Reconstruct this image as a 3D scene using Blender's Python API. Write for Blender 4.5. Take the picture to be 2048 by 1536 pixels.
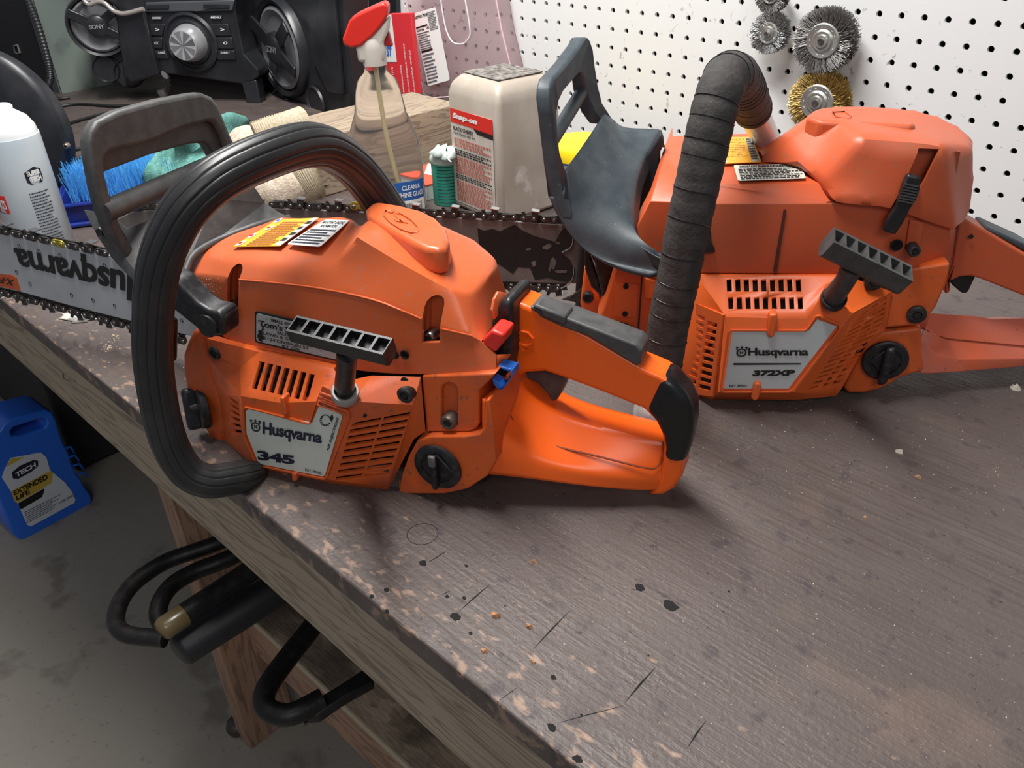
import bpy, bmesh, math, random
from mathutils import Vector, Matrix
from mathutils.geometry import normal as _gn
random.seed(7)
for o in list(bpy.data.objects): bpy.data.objects.remove(o)
sc = bpy.context.scene
COL = sc.collection
# ------------------------------------------------------------------ camera
FPX = 1641.35
CR = Matrix(((0.7346556807647528, 0.6780224542223505, -0.023802989105955075),
             (0.3480614927720083, -0.40678560367658756, -0.8446174695628756),
             (-0.5823523228848656, 0.6122181181668627, -0.5348408621438965)))
CP = Vector((0.38979402, -1.04332866, 0.38223845))
cam = bpy.data.cameras.new('camera'); cam.sensor_width = 36; cam.lens = FPX/2048*36; cam.clip_start = .01
co = bpy.data.objects.new('camera', cam); COL.objects.link(co)
co.matrix_world = Matrix.Translation(CP) @ Matrix((CR[0], -CR[1], -CR[2])).transposed().to_4x4()
sc.camera = co
# ------------------------------------------------------------------ light
def area(name, loc, tgt, sx, sy, power, col):
    l = bpy.data.lights.new(name, 'AREA'); l.shape = 'RECTANGLE'; l.size = sx; l.size_y = sy
    l.energy = power; l.color = col
    o = bpy.data.objects.new(name, l); COL.objects.link(o); o.location = loc
    o.rotation_euler = (Vector(tgt)-Vector(loc)).to_track_quat('-Z', 'Y').to_euler()
    return o
area('shop_light', (-.35, -.635, 1.25), (-.3, -.55, 0), 1.2, .14, 26, (1, .98, .95))
area('fill_light', (2.2, -2.6, 2.3), (0, -.5, 0), 1.6, 1.0, 17, (1, .97, .94))  # unseen fill added to brighten the saw fronts
w = bpy.data.worlds.new('world'); sc.world = w; w.use_nodes = True
w.node_tree.nodes['Background'].inputs[0].default_value = (.80, .86, 1, 1)
w.node_tree.nodes['Background'].inputs[1].default_value = .135
sc.view_settings.view_transform = 'Standard'; sc.view_settings.look = 'None'
sc.view_settings.exposure = 0.45; sc.view_settings.gamma = 1
sc.view_settings.use_curve_mapping = False

# ------------------------------------------------------------------ unprojection: a pixel of the 2048x1536 photo into a point of a real plane
def ray(x, y): return CR.transposed() @ Vector(((x-1024)/FPX, (y-768)/FPX, 1))
def onplane(x, y, p, n):
    r = ray(x, y); return CP + r*((Vector(p)-CP).dot(n)/r.dot(n))
def zp(x, y, z=0): return onplane(x, y, (0, 0, z), Vector((0, 0, 1)))
def yp(x, y, Y): return onplane(x, y, (0, Y, 0), Vector((0, 1, 0)))
def xp(x, y, X): return onplane(x, y, (X, 0, 0), Vector((1, 0, 0)))
class Fr:
    def __init__(s, th, o):
        a = math.radians(th); s.B = Vector((math.cos(a), math.sin(a), 0)); s.L = Vector((-math.sin(a), math.cos(a), 0)); s.O = Vector(o)
    def p(s, x, y, t): return onplane(x, y, s.O+s.L*t, s.L)
    def w(s, a, t, z): return s.O+s.B*a+s.L*t+Vector((0, 0, z))
    def P(s, v):
        if isinstance(v, Vector): return v
        if v[0] == 'w': return s.w(*v[1:])
        return s.p(*v)
    def loc(s, W): d = W-s.O; return (d.dot(s.B), d.dot(s.L), d.z)
F1 = Fr(20, (.0357, -.754, 0)); F2 = Fr(34, (.1873, -.4526, 0))

# ------------------------------------------------------------------ mesh helpers
def prism(pts, d, pts2=None):
    """closed solid from a 3D polygon and an extrusion vector (or a second polygon)"""
    b = [p+d for p in pts] if pts2 is None else pts2
    n = len(pts)
    return list(pts)+list(b), [tuple(range(n))]+[tuple(range(2*n-1, n-1, -1))]+[(i, (i+1) % n+0, (i+1) % n+n, i+n) for i in range(n)]
def tprism(fr, px, t0, t1, tt=None):
    """traced on the plane tt (default t0), solid from t0 to t1"""
    tt = t0 if tt is None else tt; c = [fr.p(q[0], q[1], q[2] if len(q) > 2 else tt) for q in px]
    a = [c[i]+(fr.L*(t0-tt) if len(q) < 3 else Vector()) for i, q in enumerate(px)]
    b = [c[i]+fr.L*(t1-(q[2] if len(q) > 2 else tt)) for i, q in enumerate(px)]
    return prism(a, None, b)
def fixn(bm):
    bmesh.ops.recalc_face_normals(bm, faces=bm.faces[:])
def join(*gs):
    V, Fc = [], []
    for v, f in gs:
        k = len(V); V += [Vector(x) for x in v]; Fc += [tuple(i+k for i in g) for g in f]
    return V, Fc
def box(c, x, y, z):
    c, x, y, z = Vector(c), Vector(x)/2, Vector(y)/2, Vector(z)/2
    return prism([c-x-y-z, c+x-y-z, c+x+y-z, c-x+y-z], z*2)
def abox(x0, x1, y0, y1, z0, z1):
    return box(((x0+x1)/2, (y0+y1)/2, (z0+z1)/2), (x1-x0, 0, 0), (0, y1-y0, 0), (0, 0, z1-z0))
def basis(d, up=Vector((0, 0, 1))):
    d = d.normalized(); a = d.cross(up)
    if a.length < 1e-4: a = d.cross(Vector((1, 0, 0)))
    a.normalize(); return a, a.cross(d)
def spline(P, n=6):
    P = [Vector(p) for p in P]; out = []
    for i in range(len(P)-1):
        a = P[i-1] if i else P[0]*2-P[1]; b = P[i]; c = P[i+1]; d = P[i+2] if i+2 < len(P) else P[-1]*2-P[-2]
        for k in range(n):
            t = k/n; out.append(.5*((2*b)+(c-a)*t+(2*a-5*b+4*c-d)*t*t+(3*b-a-3*c+d)*t**3))
    out.append(P[-1]); return out
def tube(path, r, n=10, cap=True, prof=None, close=False, up=None, sq=(1, 1)):
    P = [Vector(p) for p in path]; m = len(P); rr = r if isinstance(r, (list, tuple)) else [r]*m
    V, Fc = [], []; T = []
    for i in range(m):
        a = P[(i-1) % m] if close or i else P[0]; b = P[(i+1) % m] if close or i < m-1 else P[-1]
        T.append((b-a).normalized())
    u = up or basis(T[0])[0]
    for i in range(m):
        u = (u-T[i]*u.dot(T[i])).normalized(); v = T[i].cross(u)
        for k in range(n):
            a = 2*math.pi*k/n; q = prof(k/n) if prof else 1
            V.append(P[i]+(u*math.cos(a)*sq[0]+v*math.sin(a)*sq[1])*rr[i]*q)
    for i in range(m if close else m-1):
        j = (i+1) % m
        for k in range(n): Fc.append((i*n+k, i*n+(k+1) % n, j*n+(k+1) % n, j*n+k))
    if cap and not close: Fc += [tuple(range(n-1, -1, -1)), tuple(range((m-1)*n, m*n))]
    return V, Fc
def lathe(o, d, prof, n=24, sq=(1, 1), up=Vector((0, 0, 1)), tw=0):
    """prof: list of (distance along d, radius)"""
    o, d = Vector(o), Vector(d).normalized(); a, b = basis(d, up); V, Fc = [], []
    for h, r in prof:
        for k in range(n):
            g = 2*math.pi*k/n+tw; V.append(o+d*h+(a*math.cos(g)*sq[0]+b*math.sin(g)*sq[1])*max(r, 1e-5))
    for i in range(len(prof)-1):
        for k in range(n): Fc.append((i*n+k, i*n+(k+1) % n, (i+1)*n+(k+1) % n, (i+1)*n+k))
    Fc += [tuple(range(n-1, -1, -1)), tuple(range((len(prof)-1)*n, len(prof)*n))]
    return V, Fc
def cyl(o, d, r, h, n=16): return lathe(o, d, [(0, r), (h, r)], n)
def gridm(rows, close=False):
    n = len(rows[0]); V = [p for r in rows for p in r]
    return V, [(i*n+k, i*n+(k+1) % n, (i+1)*n+(k+1) % n, (i+1)*n+k) for i in range(len(rows)-1) for k in range(n if close else n-1)]
def plate(outer, holes, d):
    """planar polygon with holes, given thickness by the vector d; real openings"""
    bm = bmesh.new(); ed = []
    for lp in [outer]+holes:
        vs = [bm.verts.new(p) for p in lp]
        for i in range(len(vs)): ed.append(bm.edges.new((vs[i], vs[(i+1) % len(vs)])))
    bmesh.ops.triangle_fill(bm, use_beauty=True, use_dissolve=True, edges=ed)
    g = bmesh.ops.extrude_face_region(bm, geom=bm.faces[:])
    bmesh.ops.translate(bm, vec=d, verts=[v for v in g['geom'] if isinstance(v, bmesh.types.BMVert)])
    fixn(bm); bm.verts.index_update()
    r = [v.co.copy() for v in bm.verts], [tuple(v.index for v in f.verts) for f in bm.faces]
    bm.free(); return r
def shell(fr, vs, faces, holes={}, thick=.003):
    """thick skin over named points; holes: {face: [pixel loops]} cut as real openings"""
    N = {}
    for k, v in vs.items():
        if not isinstance(v, Vector) and v[0] == 'pl':
            q = [N[c] for c in v[3].split()]; N[k] = onplane(v[1], v[2], q[0], (q[1]-q[0]).cross(q[2]-q[0]))
        else: N[k] = fr.P(v)
    bm = bmesh.new(); B = {k: bm.verts.new(p) for k, p in N.items()}
    for fi, f in enumerate(faces):
        names = f.split()
        if fi in holes:
            pts = [N[k] for k in names]; nn = _gn(pts) if len(pts) > 2 else None
            c = sum(pts, Vector())/len(pts); ed = []
            for i in range(len(names)):
                a, b = B[names[i]], B[names[(i+1) % len(names)]]
                ed.append(bm.edges.get((a, b)) or bm.edges.new((a, b)))
            for lp in holes[fi]:
                q = [bm.verts.new(onplane(x, y, c, nn)) for x, y in lp]
                for i in range(len(q)): ed.append(bm.edges.new((q[i], q[(i+1) % len(q)])))
            bmesh.ops.triangle_fill(bm, use_beauty=True, use_dissolve=True, edges=ed)
        else:
            try: bm.faces.new([B[k] for k in names])
            except ValueError: pass
    fixn(bm); bm.verts.index_update()
    # make the skin face the camera side
    s = sum(f.normal.dot(CP-f.calc_center_median())*f.calc_area() for f in bm.faces)
    if s < 0: bmesh.ops.reverse_faces(bm, faces=bm.faces[:])
    r = [v.co.copy() for v in bm.verts], [tuple(v.index for v in f.verts) for f in bm.faces]
    bm.free(); return r
def quadmap(a, b, c, off=0, d=None):
    """a=lower left, b=lower right, c=upper left corner in 3D: (u,v) -> point lifted by off"""
    a, b, c = Vector(a), Vector(b), Vector(c); d = Vector(d) if d is not None else b+c-a
    n = (b-a).cross(c-a).normalized()
    return lambda u, v, h=0: a*(1-u)*(1-v)+b*u*(1-v)+c*(1-u)*v+d*u*v+n*(off+h)

def tagit(o, label=None, cat=None, group=None, kind=None):
    if label: o['label'] = label
    if cat: o['category'] = cat
    if group: o['group'] = group
    if kind: o['kind'] = kind
    return o
ROOTS = {}
def empty(name, loc, label, cat, group=None):
    o = bpy.data.objects.new(name, None); COL.objects.link(o); o.location = loc; o.empty_display_size = .02
    ROOTS[o] = Vector(loc); return tagit(o, label, cat, group)
def obj(name, g, m, par=None, cr=None, bev=0, seg=2, ang=30, sm=30, sub=0, solid=0, lim=30, label=None, cat=None, group=None, kind=None, me=None, weld=False):
    if me is None:
        V, Fc = g; me = bpy.data.meshes.new(name)
        off = Vector((0, 0, 0))
        if par is None and cat:
            xs = [v[0] for v in V]; ys = [v[1] for v in V]; zs = [v[2] for v in V]
            off = Vector(((min(xs)+max(xs))/2, (min(ys)+max(ys))/2, min(zs)))
        me.from_pydata([tuple(Vector(v)-off) for v in V], [], Fc); me.update()
        bm = bmesh.new(); bm.from_mesh(me)
        if weld: bmesh.ops.remove_doubles(bm, verts=bm.verts[:], dist=1e-5)
        if not solid: fixn(bm)
        bm.to_mesh(me); bm.free()
        if m is not None: me.materials.append(m)
        if sm: me.shade_smooth(); me.set_sharp_from_angle(angle=math.radians(sm))
    else: off = Vector((0, 0, 0))
    o = bpy.data.objects.new(name, me); COL.objects.link(o); o.location = off
    if par is not None:
        o.parent = par
        if par in ROOTS: o.matrix_parent_inverse = Matrix.Translation(-ROOTS[par])
        elif par.parent is None: o.matrix_parent_inverse = Matrix.Translation(-par.location)
    if cr:
        crease(o, *cr[:2], cr[2]); s = o.modifiers.new('u', 'SUBSURF'); s.levels = cr[3]; s.render_levels = cr[3]; s.boundary_smooth = 'PRESERVE_CORNERS'
    if solid:
        s = o.modifiers.new('s', 'SOLIDIFY'); s.thickness = solid; s.offset = -1; s.use_even_offset = False
    if bev:
        b = o.modifiers.new('b', 'BEVEL'); b.width = bev; b.segments = seg; b.limit_method = 'ANGLE'; b.angle_limit = math.radians(ang)
        b.harden_normals = False; b.use_clamp_overlap = True
        if sm: me.set_sharp_from_angle(angle=math.radians(max(sm, 50)))
    if sub:
        s = o.modifiers.new('u', 'SUBSURF'); s.levels = sub; s.render_levels = sub
    return tagit(o, label, cat, group, kind)

def crease(o, vs, groups, boundary=.8):
    """edge creases by point names before a subdivision modifier"""
    ix = {k: i for i, k in enumerate(vs)}; me = o.data; at = me.attributes.new('crease_edge', 'FLOAT', 'EDGE'); val = {}
    cnt = {}
    for p in me.polygons:
        for k in p.edge_keys: cnt[k] = cnt.get(k, 0)+1
    for names, v in groups:
        nm = names.split()
        for a, b in zip(nm, nm[1:]): val[tuple(sorted((ix[a], ix[b])))] = v
    for e in me.edges:
        k = tuple(sorted(e.vertices)); at.data[e.index].value = val.get(k, boundary if cnt.get(k, 0) == 1 else 0)
    return o
# ------------------------------------------------------------------ materials
MATS = {}
def mat(name, c, r=.5, me=0, c2=None, sc_=30, amt=1, bump=0, bsc=None, spec=None, c3=None, s3=8, t3=(.55, .7), trans=0, coat=0, stretch=None, alpha=1, detail=5, t2=(.35, .65), sss=0):
    m = bpy.data.materials.new(name); m.use_nodes = True; nt = m.node_tree; N = nt.nodes; K = nt.links
    b = N['Principled BSDF']; b.inputs['Base Color'].default_value = (*c, 1); b.inputs['Roughness'].default_value = r; b.inputs['Metallic'].default_value = me
    if spec is not None: b.inputs['Specular IOR Level'].default_value = spec
    if coat: b.inputs['Coat Weight'].default_value = coat; b.inputs['Coat Roughness'].default_value = .2
    if trans: b.inputs['Transmission Weight'].default_value = trans; b.inputs['IOR'].default_value = 1.3
    if alpha < 1: b.inputs['Alpha'].default_value = alpha
    if c2 or bump or c3:
        tc = N.new('ShaderNodeTexCoord'); mp = N.new('ShaderNodeMapping'); K.new(tc.outputs['Object'], mp.inputs[0])
        if stretch: mp.inputs['Scale'].default_value = stretch
        V = mp.outputs[0]
    def nz(s, det=detail):
        n = N.new('ShaderNodeTexNoise'); n.inputs['Scale'].default_value = s; n.inputs['Detail'].default_value = det; K.new(V, n.inputs['Vector']); return n.outputs['Fac']
    cur = None
    if c2:
        rp = N.new('ShaderNodeValToRGB'); rp.color_ramp.elements[0].position = t2[0]; rp.color_ramp.elements[1].position = t2[1]
        rp.color_ramp.elements[0].color = (*c, 1); rp.color_ramp.elements[1].color = (*[c[i]*(1-amt)+c2[i]*amt for i in range(3)], 1)
        K.new(nz(sc_), rp.inputs[0]); cur = rp.outputs[0]
    if c3:
        rp = N.new('ShaderNodeValToRGB'); rp.color_ramp.elements[0].position = t3[0]; rp.color_ramp.elements[1].position = t3[1]
        rp.color_ramp.elements[0].color = (0, 0, 0, 1); rp.color_ramp.elements[1].color = (1, 1, 1, 1); K.new(nz(s3), rp.inputs[0])
        mx = N.new('ShaderNodeMix'); mx.data_type = 'RGBA'; K.new(rp.outputs[0], mx.inputs[0])
        if cur: K.new(cur, mx.inputs[6])
        else: mx.inputs[6].default_value = (*c, 1)
        mx.inputs[7].default_value = (*c3, 1); cur = mx.outputs[2]
    if cur: K.new(cur, b.inputs['Base Color'])
    if bump:
        bp = N.new('ShaderNodeBump'); bp.inputs['Strength'].default_value = bump; bp.inputs['Distance'].default_value = .001
        K.new(nz(bsc or sc_), bp.inputs['Height']); K.new(bp.outputs[0], b.inputs['Normal'])
    MATS[name] = m; return m
ORC = mat('orange_cover', (.62, .115, .03), .34, c2=(.55, .125, .05), sc_=14, c3=(.45, .16, .09), s3=260, t3=(.6, .75), bump=.05, bsc=500)
ORS = mat('orange_starter', (.68, .115, .02), .42, c2=(.5, .1, .04), sc_=35, t2=(.5, .75), c3=(.30, .10, .05), s3=180, t3=(.62, .74), bump=.06, bsc=600)
ORH = mat('orange_handle', (.95, .13, .008), .28, c2=(.9, .13, .014), sc_=12)
ORC2 = mat('orange_faded_cover', (.60, .095, .028), .42, c2=(.52, .108, .042), sc_=16, c3=(.42, .12, .065), s3=220, t3=(.6, .75), bump=.05, bsc=500)
ORS2 = mat('orange_starter_clean', (.80, .135, .022), .4, c2=(.68, .13, .04), sc_=25, t2=(.45, .8), bump=.05, bsc=600)
BLK = mat('black_plastic', (.012, .012, .014), .42, c2=(.05, .045, .042), sc_=160, t2=(.5, .8), bump=.1, bsc=900)
RUB = mat('black_rubber_grip', (.022, .022, .023), .40, c2=(.042, .041, .04), sc_=40, t2=(.5, .8), c3=(.2, .18, .16), s3=600, t3=(.72, .78))
DRK = mat('dark_interior', (.012, .009, .008), .8)  # near-black paints the shade inside vents and holes
GRG = mat('grey_guard', (.052, .051, .051), .5, c2=(.078, .076, .074), sc_=120, bump=.12, bsc=1200)
GRB = mat('blue_grey_guard', (.035, .048, .058), .5, c2=(.06, .075, .085), sc_=60, c3=(.14, .14, .13), s3=420, t3=(.66, .76), bump=.12, bsc=1200)
SLV = mat('bar_paint', (.46, .48, .50), .45, c2=(.39, .41, .43), sc_=30)
STL = mat('steel', (.45, .44, .43), .3, 1, c2=(.2, .19, .18), sc_=200)
CHN = mat('chain_dark', (.03, .028, .027), .45, .6, c2=(.09, .08, .075), sc_=300)
CHR = mat('chain_bright', (.62, .62, .62), .25, 1)
RIV = mat('rivet', (.20, .18, .17), .35, .9)
GOLD = mat('gold_link', (.42, .36, .06), .4, .6)
LBL = mat('label_cream', (.62, .65, .58), .4)
LBG = mat('label_grey', (.50, .53, .53), .4)
INK = mat('ink_blue_black', (.012, .014, .035), .5)
BLKI = mat('ink_black', (.01, .01, .01), .5)
WHT = mat('white_print', (.85, .85, .83), .4)
YEL = mat('sticker_yellow', (.85, .40, .03), .45)
RED = mat('red_plastic', (.72, .03, .02), .35)
BLU = mat('blue_plastic', (.02, .16, .62), .4)
TAPE = mat('black_tape', (.008, .008, .009), .3, c2=(.03, .03, .03), sc_=90, t2=(.6, .8), bump=.5, bsc=60)
CTAPE = mat('cloth_tape', (.030, .027, .026), .8, c2=(.055, .05, .047), sc_=90, bump=.6, bsc=350, c3=(.12, .11, .1), s3=700, t3=(.66, .75))
# ------------------------------------------------------------------ lettering
def text_geo(s, m3, depth=0.0004, bold=0.0, shear=0.0, curve_n=3, fit=None):
    """s set in the built-in font, mapped by m3(u,v,h); u,v in 0..1 over the text's own box"""
    cu = bpy.data.curves.new('t', 'FONT'); cu.body = s; cu.offset = bold; cu.shear = shear; cu.resolution_u = curve_n; cu.space_character = .96
    ob = bpy.data.objects.new('t', cu); COL.objects.link(ob)
    me = bpy.data.meshes.new_from_object(ob.evaluated_get(bpy.context.evaluated_depsgraph_get()))
    bpy.data.objects.remove(ob); bpy.data.curves.remove(cu)
    V = [v.co.copy() for v in me.vertices]; Fc = [tuple(p.vertices) for p in me.polygons]; bpy.data.meshes.remove(me)
    if not V: return [], []
    x0 = min(v.x for v in V); x1 = max(v.x for v in V); y0, y1 = (min(v.y for v in V), max(v.y for v in V)) if fit is None else fit
    return [m3((v.x-x0)/(x1-x0), (v.y-y0)/(y1-y0), depth) for v in V], Fc
CAPS = (0.0, 0.70)
def sub(mp, u0, u1, v0, v1): return lambda u, v, h=0: mp(u0+(u1-u0)*u, v0+(v1-v0)*v, h)
def qf(mp, u0, u1, v0, v1, h=.0002, sk=0):
    return [mp(u0+sk*v0, v0, h), mp(u1+sk*v0, v0, h), mp(u1+sk*v1, v1, h), mp(u0+sk*v1, v1, h)], [(0, 1, 2, 3)]
def printlines(mp, u0, u1, v0, v1, n, h=.0003, fill=.55, rnd=None):
    """rows of fine broken print, too small in the photograph to read"""
    rnd = rnd or random.Random(3); gs = []
    for i in range(n):
        a = v1-(v1-v0)*(i+1)/n; b = a+(v1-v0)/n*fill; u = u0; end = u1-(u1-u0)*rnd.choice((0, 0, .05, .2))
        while u < end:
            k = min((u1-u0)*rnd.uniform(.03, .09), end-u); gs.append(qf(mp, u, u+k, a, b, h)); u += k+(u1-u0)*.016
    return join(*gs)
def rrect(u0, u1, v0, v1, ru, rv, n=4):
    P = []
    for cx, cy, a0 in ((u1-ru, v1-rv, 0), (u0+ru, v1-rv, 90), (u0+ru, v0+rv, 180), (u1-ru, v0+rv, 270)):
        for k in range(n+1):
            a = math.radians(a0+90*k/n); P.append((cx+ru*math.cos(a), cy+rv*math.sin(a)))
    return P
def decal(mp, P, th=.0003):
    a = [mp(u, v, 0) for u, v in P]; b = [mp(u, v, th) for u, v in P]; return prism(a, None, b)
def barcode(mp, u0, u1, v0, v1, rnd=None, n=26):
    rnd = rnd or random.Random(5); gs = []; u = u0
    while u < u1:
        k = rnd.uniform(.3, 1.6)*(u1-u0)/n/2; gs.append(qf(mp, u, min(u+k, u1), v0, v1, .0004)); u += k+rnd.uniform(.4, 1.3)*(u1-u0)/n/2
    return join(*gs)
def crown(mp, u0, u1, v0, v1, h=.0004):
    """round-cornered badge with an H and three prongs on top"""
    S = sub(mp, u0, u1, v0, v1); out = rrect(.08, .92, .0, .78, .36, .36, 5); inn = rrect(.22, .78, .12, .66, .24, .24, 5)
    n = len(out); V = [S(u, v, h) for u, v in out]+[S(u, v, h) for u, v in inn]
    g = [(V, [(i, (i+1) % n, (i+1) % n+n, i+n) for i in range(n)])]
    for a, b, c, d in ((.36, .45, .24, .56), (.55, .64, .24, .56), (.45, .55, .36, .44), (.45, .55, .74, 1.0), (.04, .16, .66, .92), (.84, .96, .66, .92), (.0, .24, .84, .93), (.76, 1.0, .84, .93), (.38, .62, .84, .93)):
        g.append(qf(S, a, b, c, d, h))
    return join(*g)
# ------------------------------------------------------------------ bench, pegboard, floor
def nodes(name):
    m = bpy.data.materials.new(name); m.use_nodes = True; N = m.node_tree.nodes; K = m.node_tree.links; b = N['Principled BSDF']
    tc = N.new('ShaderNodeTexCoord')
    def mp(s, rot=(0, 0, 0)):
        q = N.new('ShaderNodeMapping'); q.inputs['Scale'].default_value = s; q.inputs['Rotation'].default_value = rot; K.new(tc.outputs['Object'], q.inputs[0]); return q.outputs[0]
    def noise(v, s, d=6, dist=0):
        q = N.new('ShaderNodeTexNoise'); q.inputs['Scale'].default_value = s; q.inputs['Detail'].default_value = d; q.inputs['Distortion'].default_value = dist; K.new(v, q.inputs['Vector']); return q.outputs['Fac']
    def ramp(f, *st):
        q = N.new('ShaderNodeValToRGB'); e = q.color_ramp.elements
        while len(e) < len(st): e.new(.5)
        for i, (p, c) in enumerate(st):
            e[i].position = p; e[i].color = (*c, 1) if isinstance(c, tuple) else (c, c, c, 1)
        K.new(f, q.inputs[0]); return q.outputs[0]
    def mix(f, a, b_, mode='MIX'):
        q = N.new('ShaderNodeMix'); q.data_type = 'RGBA'; q.blend_type = mode
        for i, x in ((0, f), (6, a), (7, b_)):
            if isinstance(x, (int, float)): q.inputs[i].default_value = x
            elif isinstance(x, tuple): q.inputs[i].default_value = (*x, 1)
            else: K.new(x, q.inputs[i])
        return q.outputs[2]
    def math_(op, a, b_=0):
        q = N.new('ShaderNodeMath'); q.operation = op
        for i, x in ((0, a), (1, b_)):
            if isinstance(x, (int, float)): q.inputs[i].default_value = x
            else: K.new(x, q.inputs[i])
        q.use_clamp = False; return q.outputs[0]
    def sep():
        q = N.new('ShaderNodeSeparateXYZ'); K.new(tc.outputs['Object'], q.inputs[0]); return q.outputs
    def bump(h, s, d=.001, prev=None):
        q = N.new('ShaderNodeBump'); q.inputs['Strength'].default_value = s; q.inputs['Distance'].default_value = d; K.new(h, q.inputs['Height'])
        if prev: K.new(prev, q.inputs['Normal'])
        K.new(q.outputs[0], b.inputs['Normal']); return q.outputs[0]
    def out(c, r=None):
        K.new(c, b.inputs['Base Color'])
        if isinstance(r, (int, float)): b.inputs['Roughness'].default_value = r
        elif r is not None: K.new(r, b.inputs['Roughness'])
    return m, mp, noise, ramp, mix, math_, sep, bump, out, N, K
# bench top
m, mp, noise, ramp, mix, mth, sep, bump, out, N, K = nodes('worn_painted_board')
base = mix(noise(mp((1, 1, 1)), 7, 8), (.074, .056, .051), (.126, .100, .091))
gr = ramp(noise(mp((5, 90, 5), (0, 0, .05)), 3, 8), (.42, 0.), (.62, 1.))
zone = ramp(noise(mp((1, 1, 1)), 4.5, 2), (.45, 0.), (.6, 1.))
base = mix(mth('MULTIPLY', gr, mth('MULTIPLY', zone, .45)), base, (.055, .038, .032))
blot = ramp(noise(mp((1, 1, 1)), 60, 3), (.60, 0.), (.68, 1.)); base = mix(mth('MULTIPLY', blot, .75), base, (.055, .042, .045))
y = sep()[1]
edge = mth('ADD', mth('MULTIPLY', mth('ADD', y, .845), -7.5), .66)      # worn towards the front edge
wr = ramp(mth('ADD', noise(mp((1, 1.8, 1)), 75, 12, .2), mth('MULTIPLY', edge, .22)), (.68, 0.), (.78, .65))
base = mix(wr, base, mix(noise(mp((1, 1, 1)), 120, 4), (.33, .20, .13), (.46, .31, .22)))
pt = ramp(noise(mp((1, 1, 1)), 9, 6), (.6, 0.), (.72, 1.)); base = mix(mth('MULTIPLY', pt, .35), base, (.24, .16, .12))
sp = ramp(noise(mp((1, 1, 1)), 520, 2), (.70, 0.), (.76, 1.)); base = mix(mth('MULTIPLY', sp, .6), base, (.5, .42, .36))
dk = ramp(noise(mp((1, 1, 1)), 240, 2), (.68, 0.), (.74, 1.)); base = mix(mth('MULTIPLY', dk, .8), base, (.03, .022, .02))
out(base, ramp(noise(mp((1, 1, 1)), 30, 5), (.3, .42), (.7, .62)))
q = bump(noise(mp((1, 1, 1)), 300, 6), .5, .0012); bump(gr, .25, .0008, q)
BENCH = m
def woodmat(name, ca, cb, cd, sc3, gs=3, rough=.6, knots=True):
    m, mp, noise, ramp, mix, mth, sep, bump, out, N, K = nodes(name)
    v = mp(sc3); n1 = noise(v, gs, 5, .7)
    w = N.new('ShaderNodeMath'); w.operation = 'SINE'; K.new(mth('MULTIPLY', n1, 60), w.inputs[0])
    g = ramp(w.outputs[0], (.3, 0.), (.95, 1.))
    c = mix(noise(mp((1, 1, 1)), 9, 5), ca, cb); c = mix(mth('MULTIPLY', g, .5), c, cd)
    st = ramp(noise(v, gs*3, 6), (.58, 0.), (.7, 1.)); c = mix(mth('MULTIPLY', st, .6), c, cd)
    out(c, rough); bump(g, .3, .0008); return m
APR = woodmat('weathered_beam', (.44, .355, .25), (.35, .28, .20), (.10, .07, .045), (1.3, 14, 14), 2.2)
LEG = woodmat('brown_pine', (.38, .23, .15), (.30, .18, .115), (.10, .055, .04), (9, 9, 1.2), 2.2)
LEGX = woodmat('brown_pine_rail', (.40, .24, .16), (.32, .19, .12), (.10, .055, .04), (1.2, 9, 9), 2.2)
TIMB = woodmat('old_grey_timber', (.42, .32, .22), (.34, .27, .20), (.12, .09, .07), (14, 1.6, 14), 2.4, .8)
m, mp, noise, ramp, mix, mth, sep, bump, out, N, K = nodes('chip_board')
vo = N.new('ShaderNodeTexVoronoi'); vo.inputs['Scale'].default_value = 34; K.new(mp((1, 2.4, 1), (0, 0, .5)), vo.inputs['Vector'])
c = mix(vo.outputs['Color'], (.24, .175, .12), (.48, .37, .27), 'MIX'); c = mix(ramp(noise(mp((1, 5, 1), (0, 0, .4)), 40, 6), (.62, 0.), (.72, 1.)), c, (.36, .28, .2))
c = mix(ramp(noise(mp((1, 1, 1)), 12, 4), (.4, 0.), (.6, .7)), c, (.055, .04, .032)); out(c, .7); bump(noise(mp((1, 4, 1), (0, 0, .4)), 60, 5), .8, .002); OSB = m
m, mp, noise, ramp, mix, mth, sep, bump, out, N, K = nodes('concrete')
c = mix(noise(mp((1, 1, 1)), 3, 8), (.27, .24, .20), (.36, .33, .285)); c = mix(ramp(noise(mp((1, 1, 1)), 9, 4), (.58, 0.), (.66, .6)), c, (.14, .12, .095))
c = mix(ramp(noise(mp((1, 1, 1)), 90, 4), (.64, 0.), (.7, .5)), c, (.2, .17, .14)); out(c, .75); bump(noise(mp((1, 1, 1)), 150, 6), .3, .002); CONC = m
m, mp, noise, ramp, mix, mth, sep, bump, out, N, K = nodes('white_pegboard')
c = mix(noise(mp((1, 1, 1)), 5, 5), (.80, .80, .79), (.74, .75, .75)); c = mix(ramp(noise(mp((1, 1, 1)), 70, 8, 1.5), (.66, 0.), (.72, .7)), c, (.30, .26, .22))
out(c, .38); PEG = m
DARKB = mat('dark_wall', (.02, .025, .035), .9)

FZ = -.86
obj('floor', abox(-3.6, 1.6, -2.6, 1.6, FZ-.1, FZ), CONC, kind='structure')
obj('wall_back', abox(-2.6, 1.5, .03, .09, FZ, 1.1), DARKB, kind='structure')
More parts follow.
